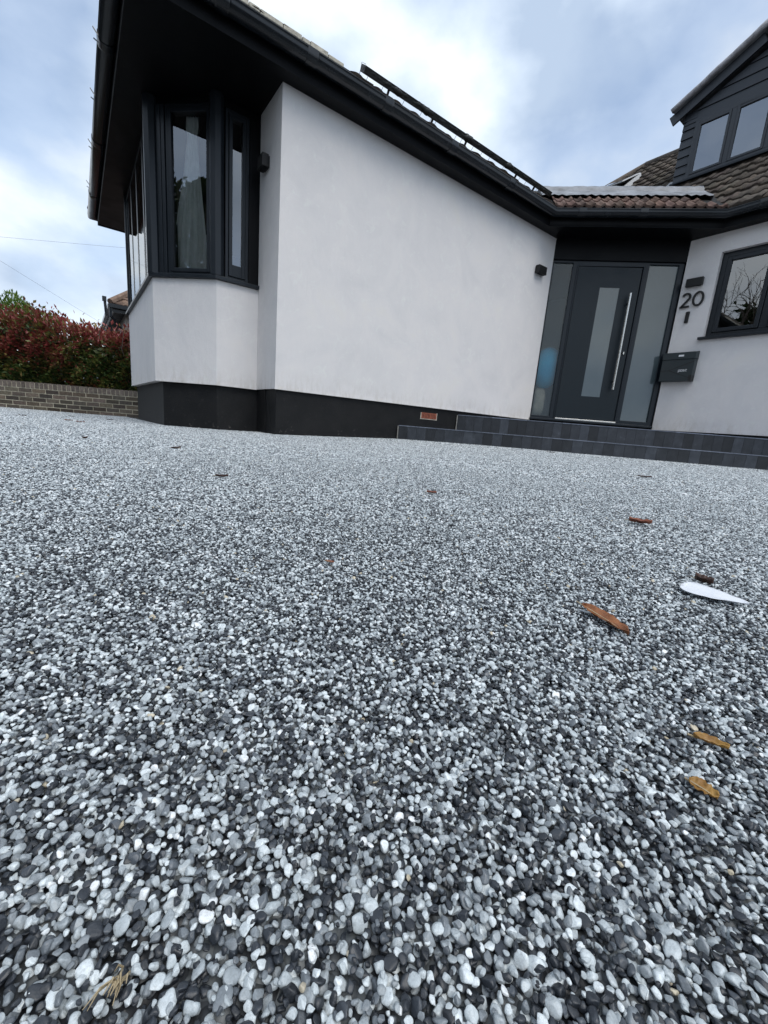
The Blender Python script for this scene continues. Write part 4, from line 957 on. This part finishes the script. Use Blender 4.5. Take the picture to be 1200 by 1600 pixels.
# ------------------------------------------------------------------ fallen leaves and litter
def leaf(name, p0, p1, w, mat, label, curl=.3, fold=.25, lift=.003, seed=0, bend=.0, notch=0, wob=1.0, skew=.8, cat='leaf', grp='fallen leaves on the driveway'):
    r = random.Random(seed); p0, p1 = Vector((*p0, 0)), Vector((*p1, 0)); d = p1 - p0; L_ = d.length; u = d.normalized(); s_ = Vector((-u.y, u.x, 0)); nu, nv = 22, 8; vs = []
    gz = ground_z(p0.x, p0.y) + .0035
    for i in range(nu + 1):
        t = i / nu; hw = w / 2 * (math.sin(math.pi * t ** skew) ** .75 + .02) * (1 + wob * (.16 * math.sin(t * 23 + seed) + .08 * math.sin(t * 51 + seed)))
        if notch: hw *= 1 - notch * math.exp(-((t - .55) / .07) ** 2)
        for j in range(nv + 1):
            v_ = j / nv * 2 - 1; z = gz + lift + abs(v_) ** 1.5 * fold * w * .5 + curl * L_ * (t - .5) ** 2 + wob * .04 * w * math.sin(t * 17 + v_ * 5 + seed)
            c = p0 + u * (L_ * t) + s_ * (v_ * hw + bend * L_ * math.sin(math.pi * t)); c.z = z; vs.append(c)
    mb = MB(); mb.mesh(vs, [(i * (nv + 1) + j, (i + 1) * (nv + 1) + j, (i + 1) * (nv + 1) + j + 1, i * (nv + 1) + j + 1) for i in range(nu) for j in range(nv)])
    root = empty(name, (p0 + p1) / 2 + Vector((0, 0, gz)), label, cat, grp)
    o = mb.build('blade', mat, root, smooth=True); md = o.modifiers.new('thickness', 'SOLIDIFY'); md.thickness = .0005
    if cat == 'leaf':
        q = MB(); q.tube([p0 - u * L_ * .18 + Vector((0, 0, gz + lift + curl * L_ * .3)), p0 + Vector((0, 0, gz + lift + curl * L_ * .25)), (p0 + p1) / 2 + Vector((0, 0, gz + lift + .0004)) + s_ * bend * L_, p1 + Vector((0, 0, gz + lift + curl * L_ * .25))], [.0006, .0007, .0005, .0002], 5)
        q.build('midrib', M['straw'], root)
    return root
leaf('fallen_leaf', (.442, .212), (.418, .153), .020, M['leaf_orange'], 'long orange brown leaf with a notched edge, left of the white petal', .05, .35, .002, 1, .03, .25)
leaf('fallen_leaf', (1.045, .435), (1.070, .395), .026, M['leaf_red'], 'red brown leaf folded into a shallow V, farther out than the petal', .25, .6, .003, 2)
leaf('fallen_leaf', (.695, .188), (.693, .166), .016, M['leaf_dark'], 'dark curled leaf touching the far side of the white petal', .4, 1.0, .002, 3)
leaf('white_petal', (.646, .187), (.652, .117), .054, M['petal'], 'white petal lying flat on the pebbles near the right edge', .02, .10, .0015, 0, -.05, 0, .12, .5, 'petal', 'fallen petals')
leaf('fallen_leaf', (.310, .064), (.317, .0475), .007, M['leaf_yellow'], 'small thin tan leaf curled on edge above the yellow leaf', .15, .8, .0005, 5, .08)
leaf('fallen_leaf', (.266, .0515), (.266, .0385), .011, M['leaf_yellow'], 'small golden yellow leaf, the nearest leaf at the lower right', .05, .4, .0003, 6, .0, .4)
leaf('fallen_leaf', (.296, 1.190), (.328, 1.181), .012, M['leaf_dark'], 'tiny black leaf with a stalk in front of the bay', .3, .8, .002, 7)
leaf('fallen_leaf', (.785, .865), (.808, .850), .015, M['leaf_red'], 'tiny red leaf in the middle distance before the long wall', .2, .6, .002, 8)
leaf('fallen_leaf', (.250, .455), (.257, .446), .006, M['leaf_red'], 'tiny reddish leaf scrap in the centre of the driveway', .2, .5, .001, 9)
leaf('fallen_leaf', (.010, 2.375), (.028, 2.40), .016, M['leaf_dark'], 'dark curled leaf standing alone left of the bay', .3, .8, .003, 10)
leaf('fallen_leaf', (.32, 2.02), (.365, 2.06), .02, M['leaf_dark'], 'thin dark leaf just in front of the plinth corner', .1, .4, .002, 12)
for k, (x, y, mt, lb) in enumerate([(-.10, 4.5, 'leaf_red', 'small red leaf in the pair nearest the garden wall'), (-.02, 4.2, 'leaf_red', 'red leaf beside the smaller red one near the garden wall'), (-.45, 5.2, 'leaf_dark', 'flat dark leaf far left near the brick wall'), (.25, 5.6, 'leaf_dark', 'flat dark leaf between the brick wall and the bay'), (-.42, 3.3, 'leaf_dark', 'flat dark leaf at the left edge of the driveway'), (-.1, 6.2, 'leaf_dark', 'slender dark leaf closest to the brick wall'), (2.4, 1.0, 'leaf_dark', 'small dark leaf on the driveway before the steps'), (3.7, 2.4, 'leaf_dark', 'small dark leaf close under the lower step')]):
    leaf('fallen_leaf', (x, y), (x + .06, y - .045), .03, M[mt], lb, .12, .3, .003, 20 + k)
tf = empty('dry_grass_tuft', (-.001, .121, .0), 'tuft of dry straw grass among the pebbles at the lower left corner', 'grass tuft')
mb = MB(); rr = random.Random(2)
for k in range(16):
    a = Vector((.0005 + rr.gauss(0, .0012), .1225 + rr.gauss(0, .0012), .004)); b_ = a + Vector((rr.gauss(-.002, .002), rr.gauss(-.0045, .002), rr.uniform(-.001, .004)))
    mb.tube([a, (a + b_) / 2 + Vector((0, 0, .002)), b_], [.0003, .0003, .0001], 4)
mb.build('straw', M['straw'], tf)
